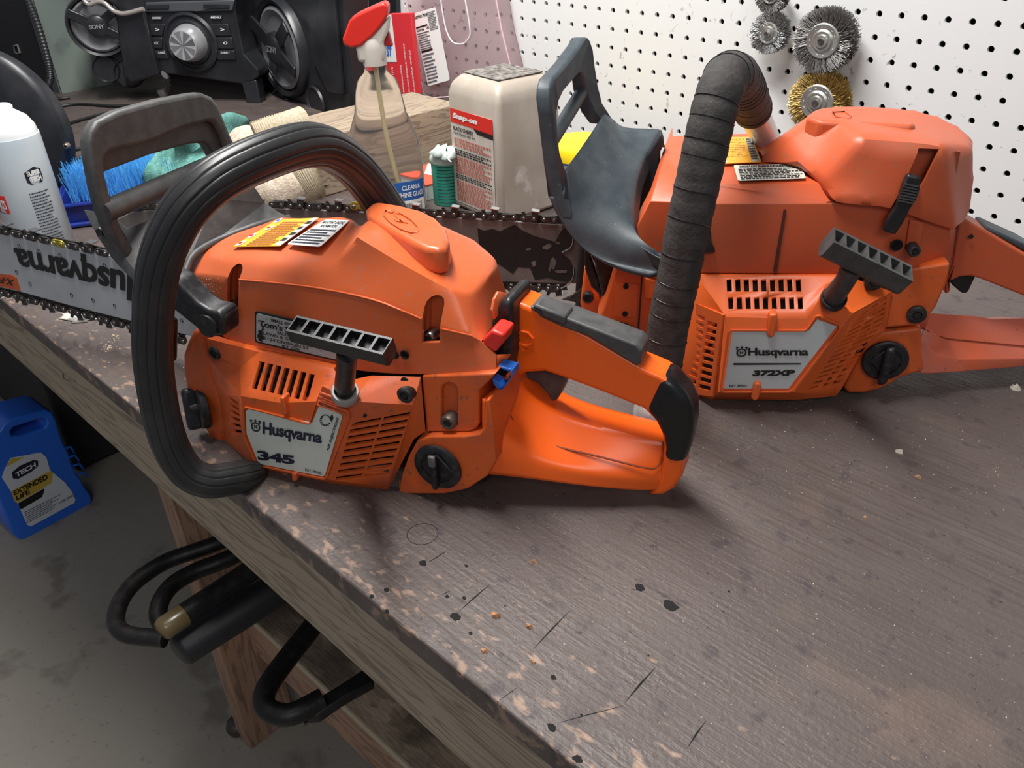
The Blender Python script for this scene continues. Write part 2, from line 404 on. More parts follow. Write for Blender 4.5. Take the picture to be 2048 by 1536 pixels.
# pegboard: every hole is a real opening
X0, X1 = -51, 34; Z0 = .226
def pegboard():
    V, Fc = [], []; p = .0254; r = .0037; n = 10; rows = 40; th = .005
    for i in range(X0, X1):
        for j in range(-9, rows-9):
            cx, cz = i*p, -j*p+.226; seen = cz > -.005
            if not seen: continue
            b = len(V); h = p/2
            lo = max(cz-h, 0.0005)
            for k in range(n):
                a = 2*math.pi*k/n; V.append((cx+r*math.cos(a), 0, cz+r*math.sin(a)))
            for k in range(n):
                a = 2*math.pi*k/n; V.append((cx+r*math.cos(a), th, cz+r*math.sin(a)))
            for k in range(n):
                a = 2*math.pi*k/n; s = h/max(abs(math.cos(a)), abs(math.sin(a))); V.append((cx+s*math.cos(a), 0, max(cz+s*math.sin(a), .0005)))
            co_ = []
            for sx, sz in ((1, 1), (-1, 1), (-1, -1), (1, -1)): V.append((cx+sx*h, 0, max(cz+sz*h, .0005)))
            for k in range(n):
                k2 = (k+1) % n; a, b2 = 2*math.pi*k/n, 2*math.pi*(k+1)/n; f = [b+k, b+2*n+k]
                for q, ang in enumerate((45, 135, 225, 315)):
                    if a < math.radians(ang)-1e-6 < b2-1e-6: f.append(b+3*n+q)
                f += [b+2*n+k2, b+k2]; Fc.append(tuple(f)); Fc.append((b+k, b+k2, b+n+k2, b+n+k))
    return V, Fc
def rawobj(name, g, m, par=None, **kw):
    V, Fc = g; me = bpy.data.meshes.new(name); me.from_pydata([tuple(v) for v in V], [], Fc); me.materials.append(m); me.update()
    o = bpy.data.objects.new(name, me); COL.objects.link(o)
    if par is not None:
        o.parent = par
        if par in ROOTS: o.matrix_parent_inverse = Matrix.Translation(-ROOTS[par])
        elif par.parent is None: o.matrix_parent_inverse = Matrix.Translation(-par.location)
    return tagit(o, **kw)
pb = empty('pegboard', (-.2, 0, 0), 'white perforated hardboard covering the wall behind the bench', 'pegboard')
rawobj('perforated_panel', pegboard(), PEG, pb)

# workbench
wb = empty('workbench', (-.3, -.45, FZ), 'wooden workbench with worn dark painted top, 2x4 frame and lower shelf', 'workbench')
def ey(x): return -.845-.012*x
top = obj('tabletop', prism([Vector((-3.0, ey(-3.0), -.019)), Vector((1.25, ey(1.25), -.019)), Vector((1.25, -.001, -.019)), Vector((-3.0, -.001, -.019))], Vector((0, 0, .019))), BENCH, wb, bev=.0015)
obj('front_beam', prism([Vector((-3.0, ey(-3.0)+.004, -.104)), Vector((1.25, ey(1.25)+.004, -.104)), Vector((1.25, ey(1.25)+.042, -.104)), Vector((-3.0, ey(-3.0)+.042, -.104))], Vector((0, 0, .084))), APR, wb, bev=.007, seg=3)
def legb(x, y): return abox(x, x+.038, y, y+.089, FZ, -.02)
obj('leg', legb(-.556, -.748), LEG, wb, bev=.003)
obj('leg', legb(.95, -.748), LEG, wb, bev=.003)
obj('leg', legb(-2.2, -.748), LEG, wb, bev=.003)
obj('leg', legb(-.556, -.10), LEG, wb, bev=.003)
obj('lower_shelf', abox(-.53, 1.15, -.70, -.03, -.566, -.554), OSB, wb)
obj('shelf_edge', abox(-.53, 1.15, -.7025, -.7, -.566, -.554), mat('raw_board_edge', (.45, .38, .27), .8), wb)
obj('shelf_beam', abox(-.518, 1.15, -.699, -.661, -.656, -.567), LEGX, wb, bev=.003)
# saw cuts, drilled holes and dents in the board
DK = mat('charred_groove', (.006, .005, .005), .9)  # plain black for the thin marks laid on the board
def cut(a, b, wd):
    A, B = zp(*a), zp(*b); d = (B-A).normalized(); s = Vector((-d.y, d.x, 0))*wd; M = (A+B)/2+s*.25
    return [A, M-s*.55, B, M+s*.55]
for k, (a, b, wd) in enumerate([((919, 1222), (981, 1168), .0009), ((1066, 1299), (1140, 1221), .0009), ((1250, 1405), (1311, 1335), .0011), ((857, 1125), (893, 1103), .0007), ((1374, 1497), (1412, 1441), .0009), ((1120, 1445), (1245, 1412), .0004), ((1000, 1400), (1035, 1375), .0003), ((884, 1190), (900, 1182), .0004)]):
    P = [p+Vector((0, 0, .0002)) for p in cut(a, b, wd)]
    obj('saw_cut', prism(P, Vector((0, 0, -.0004))), DK, wb, sm=0)
def blob(c, rx, ry, rnd, z=.0003, n=14, jag=.35, rot=0):
    return [c+Vector((math.cos(a+rot)*rx*q, math.sin(a+rot)*ry*q, z)) for a, q in [(2*math.pi*k/n, 1-jag*rnd.random()) for k in range(n)]]
rnd = random.Random(11)
for x, y, r in [(x_, y_, r_*.78) for x_, y_, r_ in [(1280, 1175, .0052), (1342, 1211, .0070), (1103, 1455, .0042), (1155, 1518, .004), (846, 1126, .004), (911, 1234, .0052), (744, 1193, .0024), (774, 1222, .0022), (933, 1132, .002), (894, 1193, .002), (928, 1196, .0022), (1107, 1355, .0028), (941, 1267, .0022), (773, 1180, .003), (1163, 1430, .0012), (1010, 1212, .001), (1458, 1183, .0014), (1297, 1311, .001)]]:
    obj('dent', prism(blob(zp(x, y), r, r*.8, rnd), Vector((0, 0, -.0005))), DK, wb, sm=0)
# chips lying on the board
CHIP = mat('wood_chip', (.52, .27, .13), .8, c2=(.3, .15, .08), sc_=300)
def chip(x, y, r, m, lab, rnd, z=0, h=.8, par=None):
    c = zp(x, y); b = blob(c, r, r*.7, rnd, .0001, 9, .5, rnd.random()); t = [c+(p-c)*rnd.uniform(.35, .8)+Vector((0, 0, r*h*rnd.uniform(.4, 1))) for p in b]
    return obj('wood_chip', prism(b, None, t), m, None, sm=0, label=lab, cat='wood chip')
for x, y, r, lab in [(990, 1232, .0042, 'largest orange brown wood chip on the bench, right of the short black saw cut'), (1057, 1254, .0030, 'pale wood chip just right of the largest chip on the bench'),
                     (968, 1302, .0032, 'small wood chip standing below the largest chip, towards the bench edge'), (1066, 1325, .0022, 'tiny tan chip below the pale chip near the long saw cut'),
                     (1068, 1124, .0030, 'brown splinter of wood on the bench above the saw cuts'), (1836, 955, .0026, 'white flake on the bench below the rear saw\'s tank'), (1730, 1035, .0018, 'small pale flake on the open bench at right'), (2030, 778, .006, 'long white flake on the bench at the right edge beside the rear handle'), (1797, 905, .004, 'pale crumb pile on the bench below the rear saw')]:
    chip(x, y, r, CHIP if r < .0022 or 'wood' in lab or 'tan' in lab else mat('pale_flake', (.7, .62, .52), .7), lab, rnd)
rc = random.Random(21); gs = []
for k in range(900):
    x, y = rc.uniform(380, 2048), rc.uniform(640, 1536)
    if k < 240: x, y = rc.uniform(150, 420), rc.uniform(600, 760)
    if k > 640: x, y = rc.uniform(1350, 2048), rc.uniform(780, 1000)
    c = zp(x, y)
    if c.y < ey(c.x)+.004 or c.y > -.02: continue
    r = rc.uniform(.00025, .0008); q = [c+Vector((rc.uniform(-r, r), rc.uniform(-r, r), 0)) for _ in range(3)]
    gs.append(([*q, c+Vector((0, 0, r*.8))], [(0, 1, 2), (0, 1, 3), (1, 2, 3), (0, 2, 3)]))
obj('sawdust', join(*gs), mat('sawdust', (.62, .5, .4), .8), sm=0, label='fine pale sawdust scattered over the bench top', cat='sawdust', kind='stuff')
gs = []
for k in range(60):
    a = rc.random(); b = rc.gauss(0, 1); c = zp(205+a*35+b*6, 700-a*28+b*5); r = rc.uniform(.0008, .0018); q = [c+Vector((rc.uniform(-r, r), rc.uniform(-r, r), 0)) for _ in range(3)]
    gs.append(([*q, c+Vector((0, 0, r*.6))], [(0, 1, 2), (0, 1, 3), (1, 2, 3), (0, 2, 3)]))
obj('wood_shavings', join(*gs), mat('shavings', (.72, .58, .42), .8), sm=0, label='streak of pale shavings on the bench below the silver guide bar', cat='shavings', kind='stuff')

cz = zp(845, 1068); obj('ring_scratch', tube([cz+Vector((math.cos(k*math.pi/12)*.0105, math.sin(k*math.pi/12)*.0105, .0001)) for k in range(24)], .00022, 4, close=True), MATS.get('charred_groove', DK), wb, sm=0)
# ------------------------------------------------------------------ shared saw builders
def shell2(fr, vs, faces, holes={}, skirt=()):
    faces = list(faces)
    for k, v in list(vs.items()):
        if not isinstance(v, Vector) and v[0] == 'pl':
            q = [fr.P(vs[c]) for c in v[3].split()]; vs[k] = onplane(v[1], v[2], q[0], (q[1]-q[0]).cross(q[2]-q[0]))
    for k, (names, vec) in enumerate(skirt):
        nm = names.split()
        for a in nm: vs[a+'_%d' % k] = fr.P(vs[a])+Vector(vec)
        faces +=['%s %s %s %s' % (a, b, b+'_%d' % k, a+'_%d' % k) for a, b in zip(nm, nm[1:])]
    return shell(fr, vs, faces, holes)
def boolcut(o, cutters, early=False):
    """cut real openings; keeps a bevel for afterwards unless early"""
    def evald():
        return bpy.data.meshes.new_from_object(o.evaluated_get(bpy.context.evaluated_depsgraph_get()))
    def swap(me):
        o.modifiers.clear(); old = o.data; o.data = me; bpy.data.meshes.remove(old)
    later = [] if early else [(m.width, m.segments, m.angle_limit) for m in o.modifiers if m.type == 'BEVEL']
    if not early:
        for m in [m for m in o.modifiers if m.type == 'BEVEL']: o.modifiers.remove(m)
    if len(o.modifiers): swap(evald())
    for g in cutters:
        c = obj('cutter', g, None, None, sm=0); n0 = len(o.data.polygons); xs0 = max(v.co.x for v in o.data.vertices)-min(v.co.x for v in o.data.vertices)
        for solver, slf in (('EXACT', False), ('EXACT', True), ('FAST', False)):
            b = o.modifiers.new('x', 'BOOLEAN'); b.operation = 'DIFFERENCE'; b.object = c; b.solver = solver
            if solver == 'EXACT': b.use_self = slf
            me = evald(); vs = me.vertices
            if len(me.polygons) > n0*.6 and len(vs) and max(v.co.x for v in vs)-min(v.co.x for v in vs) > xs0*.9: swap(me); break
            o.modifiers.clear(); bpy.data.meshes.remove(me)
        else: print('cut skipped on', o.name)
        m = c.data; bpy.data.objects.remove(c); bpy.data.meshes.remove(m)
    me = o.data; me.shade_smooth(); me.set_sharp_from_angle(angle=math.radians(50))
    for w_, s_, a_ in later:
        b = o.modifiers.new('b', 'BEVEL'); b.width = w_; b.segments = s_; b.limit_method = 'ANGLE'; b.angle_limit = a_
    return o
def slotpoly(x0, x1, y0, y1, tilt=0, n=6):
    cx = (x0+x1)/2; r = (x1-x0)/2; P = [(cx+r*math.cos(math.pi+math.pi*k/n)+tilt, y0+r+r*math.sin(math.pi+math.pi*k/n)) for k in range(n+1)]
    return P+[(x1, y1), (x0, y1)]
def screw(fr, x, y, t, r, par, m, kind='hex', dirv=None, h=.003, name='screw'):
    d = dirv or -fr.L; c = fr.p(x, y, t)
    o = obj(name, lathe(c-d*.004, d, [(0, r), (.004+h*.7, r), (.004+h, r*.82), (.004+h, r*.5), (.004+h-.0015, r*.45)], 18), m, par, sm=40)
    a, b = basis(d)
    if kind == 'cross': g = join(box(c+d*(h-.0002), a*r*1.5, b*r*.28, d*.0006), box(c+d*(h-.0002), b*r*1.5, a*r*.28, d*.0006))
    else: g = lathe(c+d*(h-.0014), d, [(0, r*.42), (.0012, r*.42)], 6)
    obj('recess', g, DRK, o, sm=0); return o
def quadtext(fr, s, a, b, c, t, m, par, name='lettering', h=.0006, bold=.012, shear=0, fit=None):
    mp = quadmap(fr.p(*a, t), fr.p(*b, t), fr.p(*c, t))
    # normal must look at the camera
    if (mp(.5, .5, 1)-mp(.5, .5, 0)).dot(CP-mp(.5, .5, 0)) < 0: h = -h
    return rawobj(name, text_geo(s, mp, h, bold, shear, fit=fit), m, par)
def facing(mp): return mp if (mp(.5, .5, 1)-mp(.5, .5, 0)).dot(CP-mp(.5, .5, 0)) > 0 else (lambda u, v, h=0: mp(u, v, -h))
def texton(mp, s, u0, u1, v0, v1, m, par, bold=.012, shear=0, h=.0006, name='lettering', fit=None):
    return rawobj(name, text_geo(s, sub(mp, u0, u1, v0, v1), h, bold, shear, fit=fit), m, par)
def chain(fr, A, B, t, n, upd, par, first=0, gold=None, root=None, pitch_h=.0075):
    """run of saw chain: rivets along A->B, links outward along upd (+1 up, -1 down)"""
    P0, P1 = (fr.p(*A, t) if len(A) == 2 else Vector(A)), (fr.p(*B, t) if len(B) == 2 else Vector(B)); D = (P1-P0)/(n-1); p = D.length; d = D.normalized()
    up = d.cross(fr.L)*-1
    if up.z < 0: up = -up
    up = up*upd; Lm = -fr.L
    def stad(c, L, hgt, z0, z1, k=5):
        P = []
        for s in (1, -1):
            for i in range(k+1):
                a = -math.pi/2+math.pi*i/k; P.append(c+d*(s*(L/2)+s*math.cos(a)*hgt)+up*(math.sin(a)*hgt*s))
        return prism([q+Lm*z0 for q in P], Lm*(z1-z0))
    for i in range(0, n-1, 2):
        c = P0+D*(i+.5); R0, R1 = P0+D*i, P0+D*(i+1)
        gd = gold is not None and i == gold; m = GOLD if gd else CHN
        g = stad(c, p*.98, .0033, .0028, .0042)
        if (i//2+first) % 2 == 0 and not gd:
            q = [c-d*p*.5+up*.001, c-d*p*.75+up*.0062, c-d*p*.45+up*.0068, c-d*p*.2+up*.003, c+d*p*.25+up*.0032, c+d*p*.3+up*.0072, c+d*p*.95+up*.0066, c+d*p*.9+up*.001]
            g = join(g, prism([v+Lm*.0028 for v in q], Lm*.0013)); nm = 'cutter_link'
            ct = obj(nm, g, m, par, sm=30)
            obj('cutter_plate', prism([c+d*p*.25+up*.0070+Lm*.0044, c+d*p*1.0+up*.0062+Lm*.0042, c+d*p*1.0+up*.0058-Lm*.003, c+d*p*.25+up*.0066-Lm*.003], up*.0011), CHR, ct, sm=0) if par.parent is None else None
            if par.parent is not None:
                obj('cutter_plate', prism([c+d*p*.25+up*.0070+Lm*.0044, c+d*p*1.0+up*.0062+Lm*.0042, c+d*p*1.0+up*.0058-Lm*.003, c+d*p*.25+up*.0066-Lm*.003], up*.0011), CHR, par, sm=0)
        else:
            o = obj('tie_strap', g, m, par, sm=30)
        for q in (R0, R1): obj('rivet', lathe(q+Lm*.004, Lm, [(0, .0021), (.0006, .0020), (.0011, .0013)], 8), GOLD if gd else RIV, par, sm=60)
    g = []
    for i in range(0, n-1):
        c = P0+D*(i+.5); g.append(prism([c-d*p*.48+up*.0028-Lm*.0, c+d*p*.48+up*.0028, c+d*p*.3-up*.005, c-d*p*.3-up*.005], Lm*-.0015))
    g.append(prism([P0-up*.0055+Lm*.0016, P1-up*.0055+Lm*.0016, P1-up*.0040+Lm*.0016, P0-up*.0040+Lm*.0016], -Lm*.005))
    return g
def ribs5(q):  # ribbed grip profile
    return 1+.045*math.cos(2*math.pi*q*14) if True else 1
# ------------------------------------------------------------------ saw 1 (front)
S1 = empty('chainsaw', F1.w(-.05, .04, 0), 'smaller orange chainsaw in front marked 345, ribbed black front handle, blue choke lever', 'chainsaw')
p1 = F1.p
cover_v = dict(b0=(373, 546, .024), b1=(430, 552, .013), b2=(478, 559, .010), b3=(607, 572, .008), b4=(695, 587, .007), b5=(759, 603, .006), b6=(810, 624, .006), b7=(843, 639, .006), b8=(880, 657, .006), b9=(944, 672, .009), b10=(963, 683, .012),
    d0=(383, 578, .020), d1=(406, 608, .016), d2=(436, 624, .012), c1=(446, 673, .010), c2=(478, 688, .007), c3=(607, 720, .004), c4=(695, 738, .004), c5=(759, 746, .004), c6=(843, 749, .004), c7=(991, 746, .008), c8=(993, 711, .012),
    fr1=(377, 522, .034), fr2=(397, 499, .044), fr3=(450, 467, .064), fr4=(500, 447, .082), fr5=(574, 433, .105), fa1=(642, 428, .1), w2=(724, 428, .088),
    s1=(428, 513, .024), s2=(478, 511, .020), s3=(560, 513, .017), s4=(662, 532, .015), w1=(692, 486, .043),
    r0=(714, 474, .019), r0p=(731, 453, .040), r14=(738, 432, .082), r1=(797, 525, .018), r2=(863, 561, .016), r3=(915, 585, .017), r4=(947, 588, .030), r5=(982, 547, .058), r6=(1002, 516, .082), r8=(956, 481, .096), r10=(872, 434, .091), r12=(784, 420, .092),
    q1=(800, 465, .055), q2=(885, 520, .050), k1=(1024, 562, .098), k2=(1028, 605, .1), k3=(984, 652, .036))
cover_f = ['b0 fr1 fr2 s1 b1', 's1 b1 b2 s2', 's2 b2 b3 s3', 's3 b3 b4 s4', 'fr2 fr3 s2 s1', 'fr3 fr4 s3 s2', 'fr4 fr5 fa1 s3', 's3 fa1 w1 s4', 'fa1 w2 w1',
    's4 w1 r0p r0', 'w1 w2 r14 r0p', 's4 r0 r1 b4', 'r1 b5 b4', 'r1 r2 b6 b5', 'r2 b7 b6', 'r2 r3 b8 b7', 'r3 b9 b8', 'r3 r4 b9', 'r4 r5 r6 k1 k2 k3', 'r4 k3 b10 b9',
    'r0 r0p q1 r1', 'r0p r14 r12 q1', 'r1 q1 q2 r2', 'q1 r12 r10 q2', 'r2 q2 r5 r4 r3', 'q2 r10 r8 r6 r5',
    'b0 b1 d2 d1 d0', 'b1 b2 c2 c1 d2', 'b2 b3 c3 c2', 'b3 b4 c4 c3', 'b4 b5 c5 c4', 'b5 b6 b7 c6 c5', 'b7 b8 b9 b10 c8 c7 c6']
cov = obj('cylinder_cover', shell2(F1, cover_v, cover_f, skirt=[('fr5 fa1 w2 r14 r12 r10 r8 r6 k1 k2', F1.L*.012+Vector((0, 0, -.075)))]), ORC, S1, cr=(cover_v, [('b0 b1 b2 b3 b4 b5 b6 b7 b8 b9 b10', 1.0), ('s4 r0', .9), ('r0 r1 r2', 1.0), ('r2 r3', .8), ('r0 r0p r14', .95), ('s4 w1 w2', .95), ('r3 r4', .6), ('r4 r5 r6', .75), ('r4 b9', .3), ('fr2 s1 s2 s3 s4', .25), ('r6 r8 r10 r12 r14', .5), ('fr5 fa1 w2', .5), ('c1 c2 c3 c4 c5 c6 c7 c8', .9), ('d2 c1', .9), ('fr5 fr4 fr3 fr2 fr1 b0', .5)], .9, 3), solid=.003, sm=50)
def cutslot(x0, x1, y0, y1, ta, tb, tt): return tprism(F1, slotpoly(x0, x1, y0, y1), ta, tb, tt)
boolcut(cov, [cutslot(452, 477, 536, 624, -.02, .026, .010), cutslot(844, 879, 600, 686, -.03, .022, .006)])
for x0, x1, y0, y1, u in ((452, 477, 536, 624, .010), (844, 879, 600, 686, .006)):
    sr = obj('screw_recess', tprism(F1, [(x0-18, y0+8), (x1+5, y0+8), (x1+5, y1+5), (x0-18, y1+5)], u+.0100, u+.022, u), ORC, S1)
    boolcut(sr, [tprism(F1, slotpoly(x0-1, x1+1, y0-1, y1+1), -.01, u+.014, u)])
bl = spline([F1.P(cover_v[k])-F1.L*.0002 for k in ('b2', 'b3', 'b4', 'b5', 'b6')], 4)
obj('belt_line', tube(bl, .0007, 6), ORC, S1, sm=60)
obj('belt_line', tube([F1.p(810, 624, .0058), F1.p(842, 638, .0058)], .0007, 6), ORC, S1, sm=60); obj('belt_line', tube([F1.p(881, 657.5, .0058), F1.p(944, 672, .0088)], .0007, 6), ORC, S1, sm=60)
screw(F1, 466, 612, .018, .0042, S1, STL, 'cross', h=.004); screw(F1, 863, 672, .014, .0048, S1, STL, 'cross', h=.004)
# raised pill on the rear of the cover
pl = [(731, 416), (742, 406), (757, 402), (775, 405), (800, 409), (845, 420), (872, 434), (893, 455), (899, 478), (893, 494), (876, 499), (850, 495), (822, 482), (770, 452), (734, 430)]
g = prism([zp(x, y, .181) for x, y in pl], None, [zp(x, y, .181)+Vector((0, 0, -.018)) for x, y in pl])
pill = obj('raised_pad', g, ORC, S1, bev=.0035, seg=4, ang=50)
mp = facing(quadmap(zp(795, 455, .181), zp(835, 462, .181), zp(760, 415, .181)))
n = 10; a0 = [mp(.5+.75*math.cos(k*math.pi/n*2-2.2), .35+.55*math.sin(k*math.pi/n*2-2.2), .0005) for k in range(n+1)]
obj('embossed_symbol', tube(a0, .0006, 6), ORC, S1, sm=60)
for u0, u1, v0, v1 in ((.2, .8, .3, .42), (.45, .58, .3, .8), (.2, .8, .75, .86)): obj('embossed_symbol', prism(qf(mp, u0, u1, v0, v1, 0)[0], Vector((0, 0, .0008))), ORC, S1, sm=0)
obj('embossed_bar', prism([zp(x, y, .176) for x, y in ((745, 491), (768, 464), (774, 466), (751, 493))], Vector((0, 0, -.004))), ORC, S1, bev=.0005)
# stickers on the front deck: plane through three deck points
A, B, Cc = F1.P(cover_v['s2']), F1.P(cover_v['s3']), F1.P(cover_v['fa1']); dn = (B-A).cross(Cc-A).normalized()
if dn.z < 0: dn = -dn
def deck(x, y, h=.0012): return onplane(x, y, A+dn*h, dn)
mp = facing(quadmap(deck(463, 494, .0016), deck(560, 493, .0016), deck(560, 436, .0016), d=deck(638, 436, .0016)))
st = obj('warning_sticker', decal(mp, [(0, .15), (.02, 0), (1, 0), (1, 1), (.0, .93), (.02, .5)]), YEL, S1, sm=0)
rawobj('printed_text', printlines(mp, .28, .82, .03, .86, 13, .0007), mat('brown_ink', (.35, .12, .03), .5), st)
obj('white_strip', decal(sub(mp, .86, 1.0, .02, .98), rrect(0, 1, 0, 1, .3, .05), .0006), LBL, st, sm=0)
rawobj('printed_text', printlines(sub(mp, .87, .99, .04, .96), .0, 1, .12, .98, 4, .0009), BLKI, st)
for u, v, c_ in ((.10, .10, 'r'), (.07, .35, 'r'), (.18, .62, 'r'), (.10, .88, 'b')):
    q = [mp(u+.055*math.cos(a), v+.085*math.sin(a), .0007) for a in [k*math.pi/8 for k in range(16)]]; rawobj('pictogram', (q, [tuple(range(16))]), WHT, st)
    q = [mp(u+.04*math.cos(a)-.01, v+.03*math.sin(a), .0009) for a in [k*math.pi/8 for k in range(16)]]; rawobj('pictogram', (q, [tuple(range(16))]), RED if c_ == 'r' else BLU, st)
mp = facing(quadmap(deck(573, 489, .0016), deck(640, 494, .0016), deck(650, 440, .0016), d=deck(700, 441, .0016)))
st = obj('information_sticker', decal(mp, rrect(0, 1, 0, 1, .06, .08)), WHT, S1, sm=0)
texton(mp, 'IMPORTANT  ENGINE', .08, .92, .82, .93, BLKI, st, bold=.02); texton(mp, 'INFORMATION', .2, .8, .68, .79, BLKI, st, bold=.02)
rawobj('printed_text', printlines(mp, .06, .94, .06, .64, 6, .0006), INK, st)
# dealer sticker on the side
mp = facing(quadmap(p1(512, 683, .0045), p1(680, 722, .0045), p1(512, 620, .0050), d=p1(680, 660, .005)))
st = obj('dealer_sticker', decal(mp, rrect(0, 1, 0, 1, .03, .08), .0012), BLKI, S1, sm=0)
obj('sticker_face', decal(mp, rrect(.02, .98, .06, .94, .03, .08), .0015), mat('worn_silver_sticker', (.40, .41, .40), .45, c2=(.22, .22, .22), sc_=260, t2=(.56, .7)), st, sm=0)
texton(mp, 'SMALL ENGINE', .20, .56, .80, .90, BLKI, st, h=.0021, bold=.02); texton(mp, "Tom's Small", .05, .62, .58, .77, BLKI, st, h=.0021, bold=.03)
texton(mp, 'SALES &', .28, .48, .46, .56, BLKI, st, h=.0021); texton(mp, 'LAWN & GARDEN', .11, .62, .33, .43, BLKI, st, h=.0021); texton(mp, '1124 DIVISION ST', .13, .66, .18, .28, BLKI, st, h=.0021); texton(mp, 'JET LSB', .33, .55, .06, .15, BLKI, st, h=.0021)
rawobj('pictogram', join(qf(mp, .05, .10, .10, .45, .0021), qf(mp, .07, .09, .45, .62, .0021, .05), qf(mp, .04, .12, .18, .30, .0021)), BLKI, st)
# carburettor screw holes
for x, y, r in ((790, 709, .0032), (810, 709, .0034)):
    obj('adjuster_hole', lathe(p1(x, y, .0035), -F1.L, [(0, r), (.0006, r), (.0006, r*.72), (0, r*.7)], 14), DRK, S1)
quadtext(F1, 'H', (812, 700), (821, 702), (812, 687), .0030, ORC, S1, 'embossed_letter', .001); quadtext(F1, 'T', (803, 748-8), (812, 741), (803, 731), .0030, ORC, S1, 'embossed_letter', .001)

# crankcase core and far side
def lbox(fr, s0, s1, t0, t1, z0, z1): return box(fr.w((s0+s1)/2, (t0+t1)/2, (z0+z1)/2), fr.B*(s1-s0), fr.L*(t1-t0), Vector((0, 0, z1-z0)))
obj('crankcase', lbox(F1, -.165, .03, .022, .085, .004, .125), DRK, S1, bev=.004)
obj('slot_backing', lbox(F1, -.175, -.03, .034, .085, .12, .142), DRK, S1)  # unseen block added to stop brightness showing through the screw slot
obj('clutch_cover', lbox(F1, -.19, .02, .093, .118, .012, .10), ORS, S1, bev=.012, seg=3)
# starter housing
sv = dict(a=(403, 674, .006), b=(518, 704, .0), c=(667, 737, -.002), d=(690, 770, -.004), e=(720, 762, -.004), f=(744, 751, .0), g=(841, 754, .0), h=(851, 862, .0), i=(828, 878, .0), j=(805, 915, .0), k=(788, 960, .0), l=(774, 982, -.002),
    m=(668, 968, -.012), n=(515, 938, -.014), o=(449, 884, .004), p=(424, 790, .010), x=(403, 700, .008),
    A=(482, 792, -.022), B=(561, 806, -.022), C=(632, 803, -.022), D=(645, 772, -.022), E=(706, 803, -.022), G=(657, 958, -.022), H=(515, 930, -.022), I=(487, 870, -.022), q=(826, 810, -.004), r=(778, 975, -.006), v=(480, 735, -.002))
par_ = lambda xa, ya, xb, yb, w_, sk=0: [(xa, ya), (xa+w_, ya+w_*.24), (xb+w_, yb+w_*.24), (xb, yb)]
top_sl = [[(519+i*16.6, 722+i*4.1), (530+i*16.6, 725+i*4.1), (513.5+i*16.9, 778.5+i*4.0), (503+i*16.9, 776+i*4.0)] for i in range(7)]
left_sl = [[(458+i*1.5, 792+i*13.2), (476+i*1.3, 806+i*11), (477+i*1.3, 811+i*11), (459+i*1.5, 799+i*13.2)] for i in range(6)]
rs = []
TL, TR, BL, BR = (703, 845), (824, 822), (667, 966), (777, 952)
lerp = lambda a, b, t: (a[0]+(b[0]-a[0])*t, a[1]+(b[1]-a[1])*t)
for i in range(9):
    v0, v1 = i/9+.012, (i+.68)/9
    for u0, u1 in ((.02, .50), (.545, .98)):
        P = lambda u, v: lerp(lerp(TL, TR, u), lerp(BL, BR, u), v)
        rs.append([P(u0, v0), P(u1, v0), P(u1, v1), P(u0, v1)])
sf = ['a b v x', 'x v A p', 'p A I o', 'b c d D C B A v', 'A B C D E G H I', 'o I H n', 'n H G m', 'm G r l', 'G E q r', 'E D d e f', 'E f g q', 'q g h i j k r', 'k l r']
hs = obj('starter_housing', shell2(F1, sv, sf, holes={2: left_sl, 3: top_sl, 8: rs}, skirt=[('a b c', F1.L*.006), ('a x p o n m l', F1.L*.02)]), ORS, S1, solid=.0025, bev=.0016, seg=3, ang=18, sm=40)
obj('cooling_fan', lathe(p1(600, 830, .008), F1.L, [(0, .047), (.006, .047)], 32), DRK, S1)
for k in range(18):
    a = 2*math.pi*k/18; c = p1(600, 830, .0); d = F1.B*math.cos(a)+Vector((0, 0, 1))*math.sin(a)
    obj('fan_blade', box(c+d*.030+F1.L*.002, d*.028, F1.L*.006, d.cross(F1.L)*.0015), mat('fan_metal', (.10, .09, .09), .5) if 'fan_metal' not in MATS else MATS['fan_metal'], S1, sm=0)
# frame rim and name plate
def rim(fr, pts, t, w_, h, m, par, name='plate_rim'):
    P = [fr.p(x, y, t) for x, y in pts]; c = sum(P, Vector())/len(P); n = len(P); V = []
    inn = [p+(c-p).normalized()*w_ for p in P]; V = [q+fr.L*.0005 for q in P]+[q-fr.L*h for q in P]+[q-fr.L*h for q in inn]+[q+fr.L*.0005 for q in inn]; Fc = []
    for i in range(n):
        j = (i+1) % n
        for a in range(4): b = (a+1) % 4; Fc.append((a*n+i, a*n+j, b*n+j, b*n+i))
    return obj(name, (V, Fc), m, par, bev=.0004, seg=2)
rim(F1, [(486, 816), (492, 812), (560, 829), (622, 846), (635, 806), (644, 800), (700, 822), (702, 832), (657, 952), (650, 958), (520, 931), (511, 924), (489, 872)], -.0225, .0018, .0016, ORS, S1)
lab = [(491, 822), (497, 819), (560, 834), (624, 846), (639, 810), (648, 811), (683, 831), (683, 838), (650, 950), (645, 953), (521, 928), (515, 922), (493, 867)]
pl = obj('name_plate', tprism(F1, lab, -.0232, -.0225), LBL, S1, sm=0)
mp = facing(quadmap(p1(499, 890, -.0233), p1(648, 925, -.0233), p1(499, 836, -.0233), d=p1(648, 871, -.0233)))
def mpt(a, b, c, d, t, fr=F1): return facing(quadmap(fr.p(*a, t), fr.p(*b, t), fr.p(*c, t), d=fr.p(*d, t)))
m2 = mpt((526, 867), (644, 886), (526, 842), (646, 863), -.0234); texton(m2, 'Husqvarna', 0, 1, -.30, 1.0, INK, pl, bold=.035)
m2 = mpt((502, 862), (523, 864), (500, 837), (522, 840), -.0234); rawobj('crown_emblem', crown(m2, 0, 1, 0, 1), INK, pl)
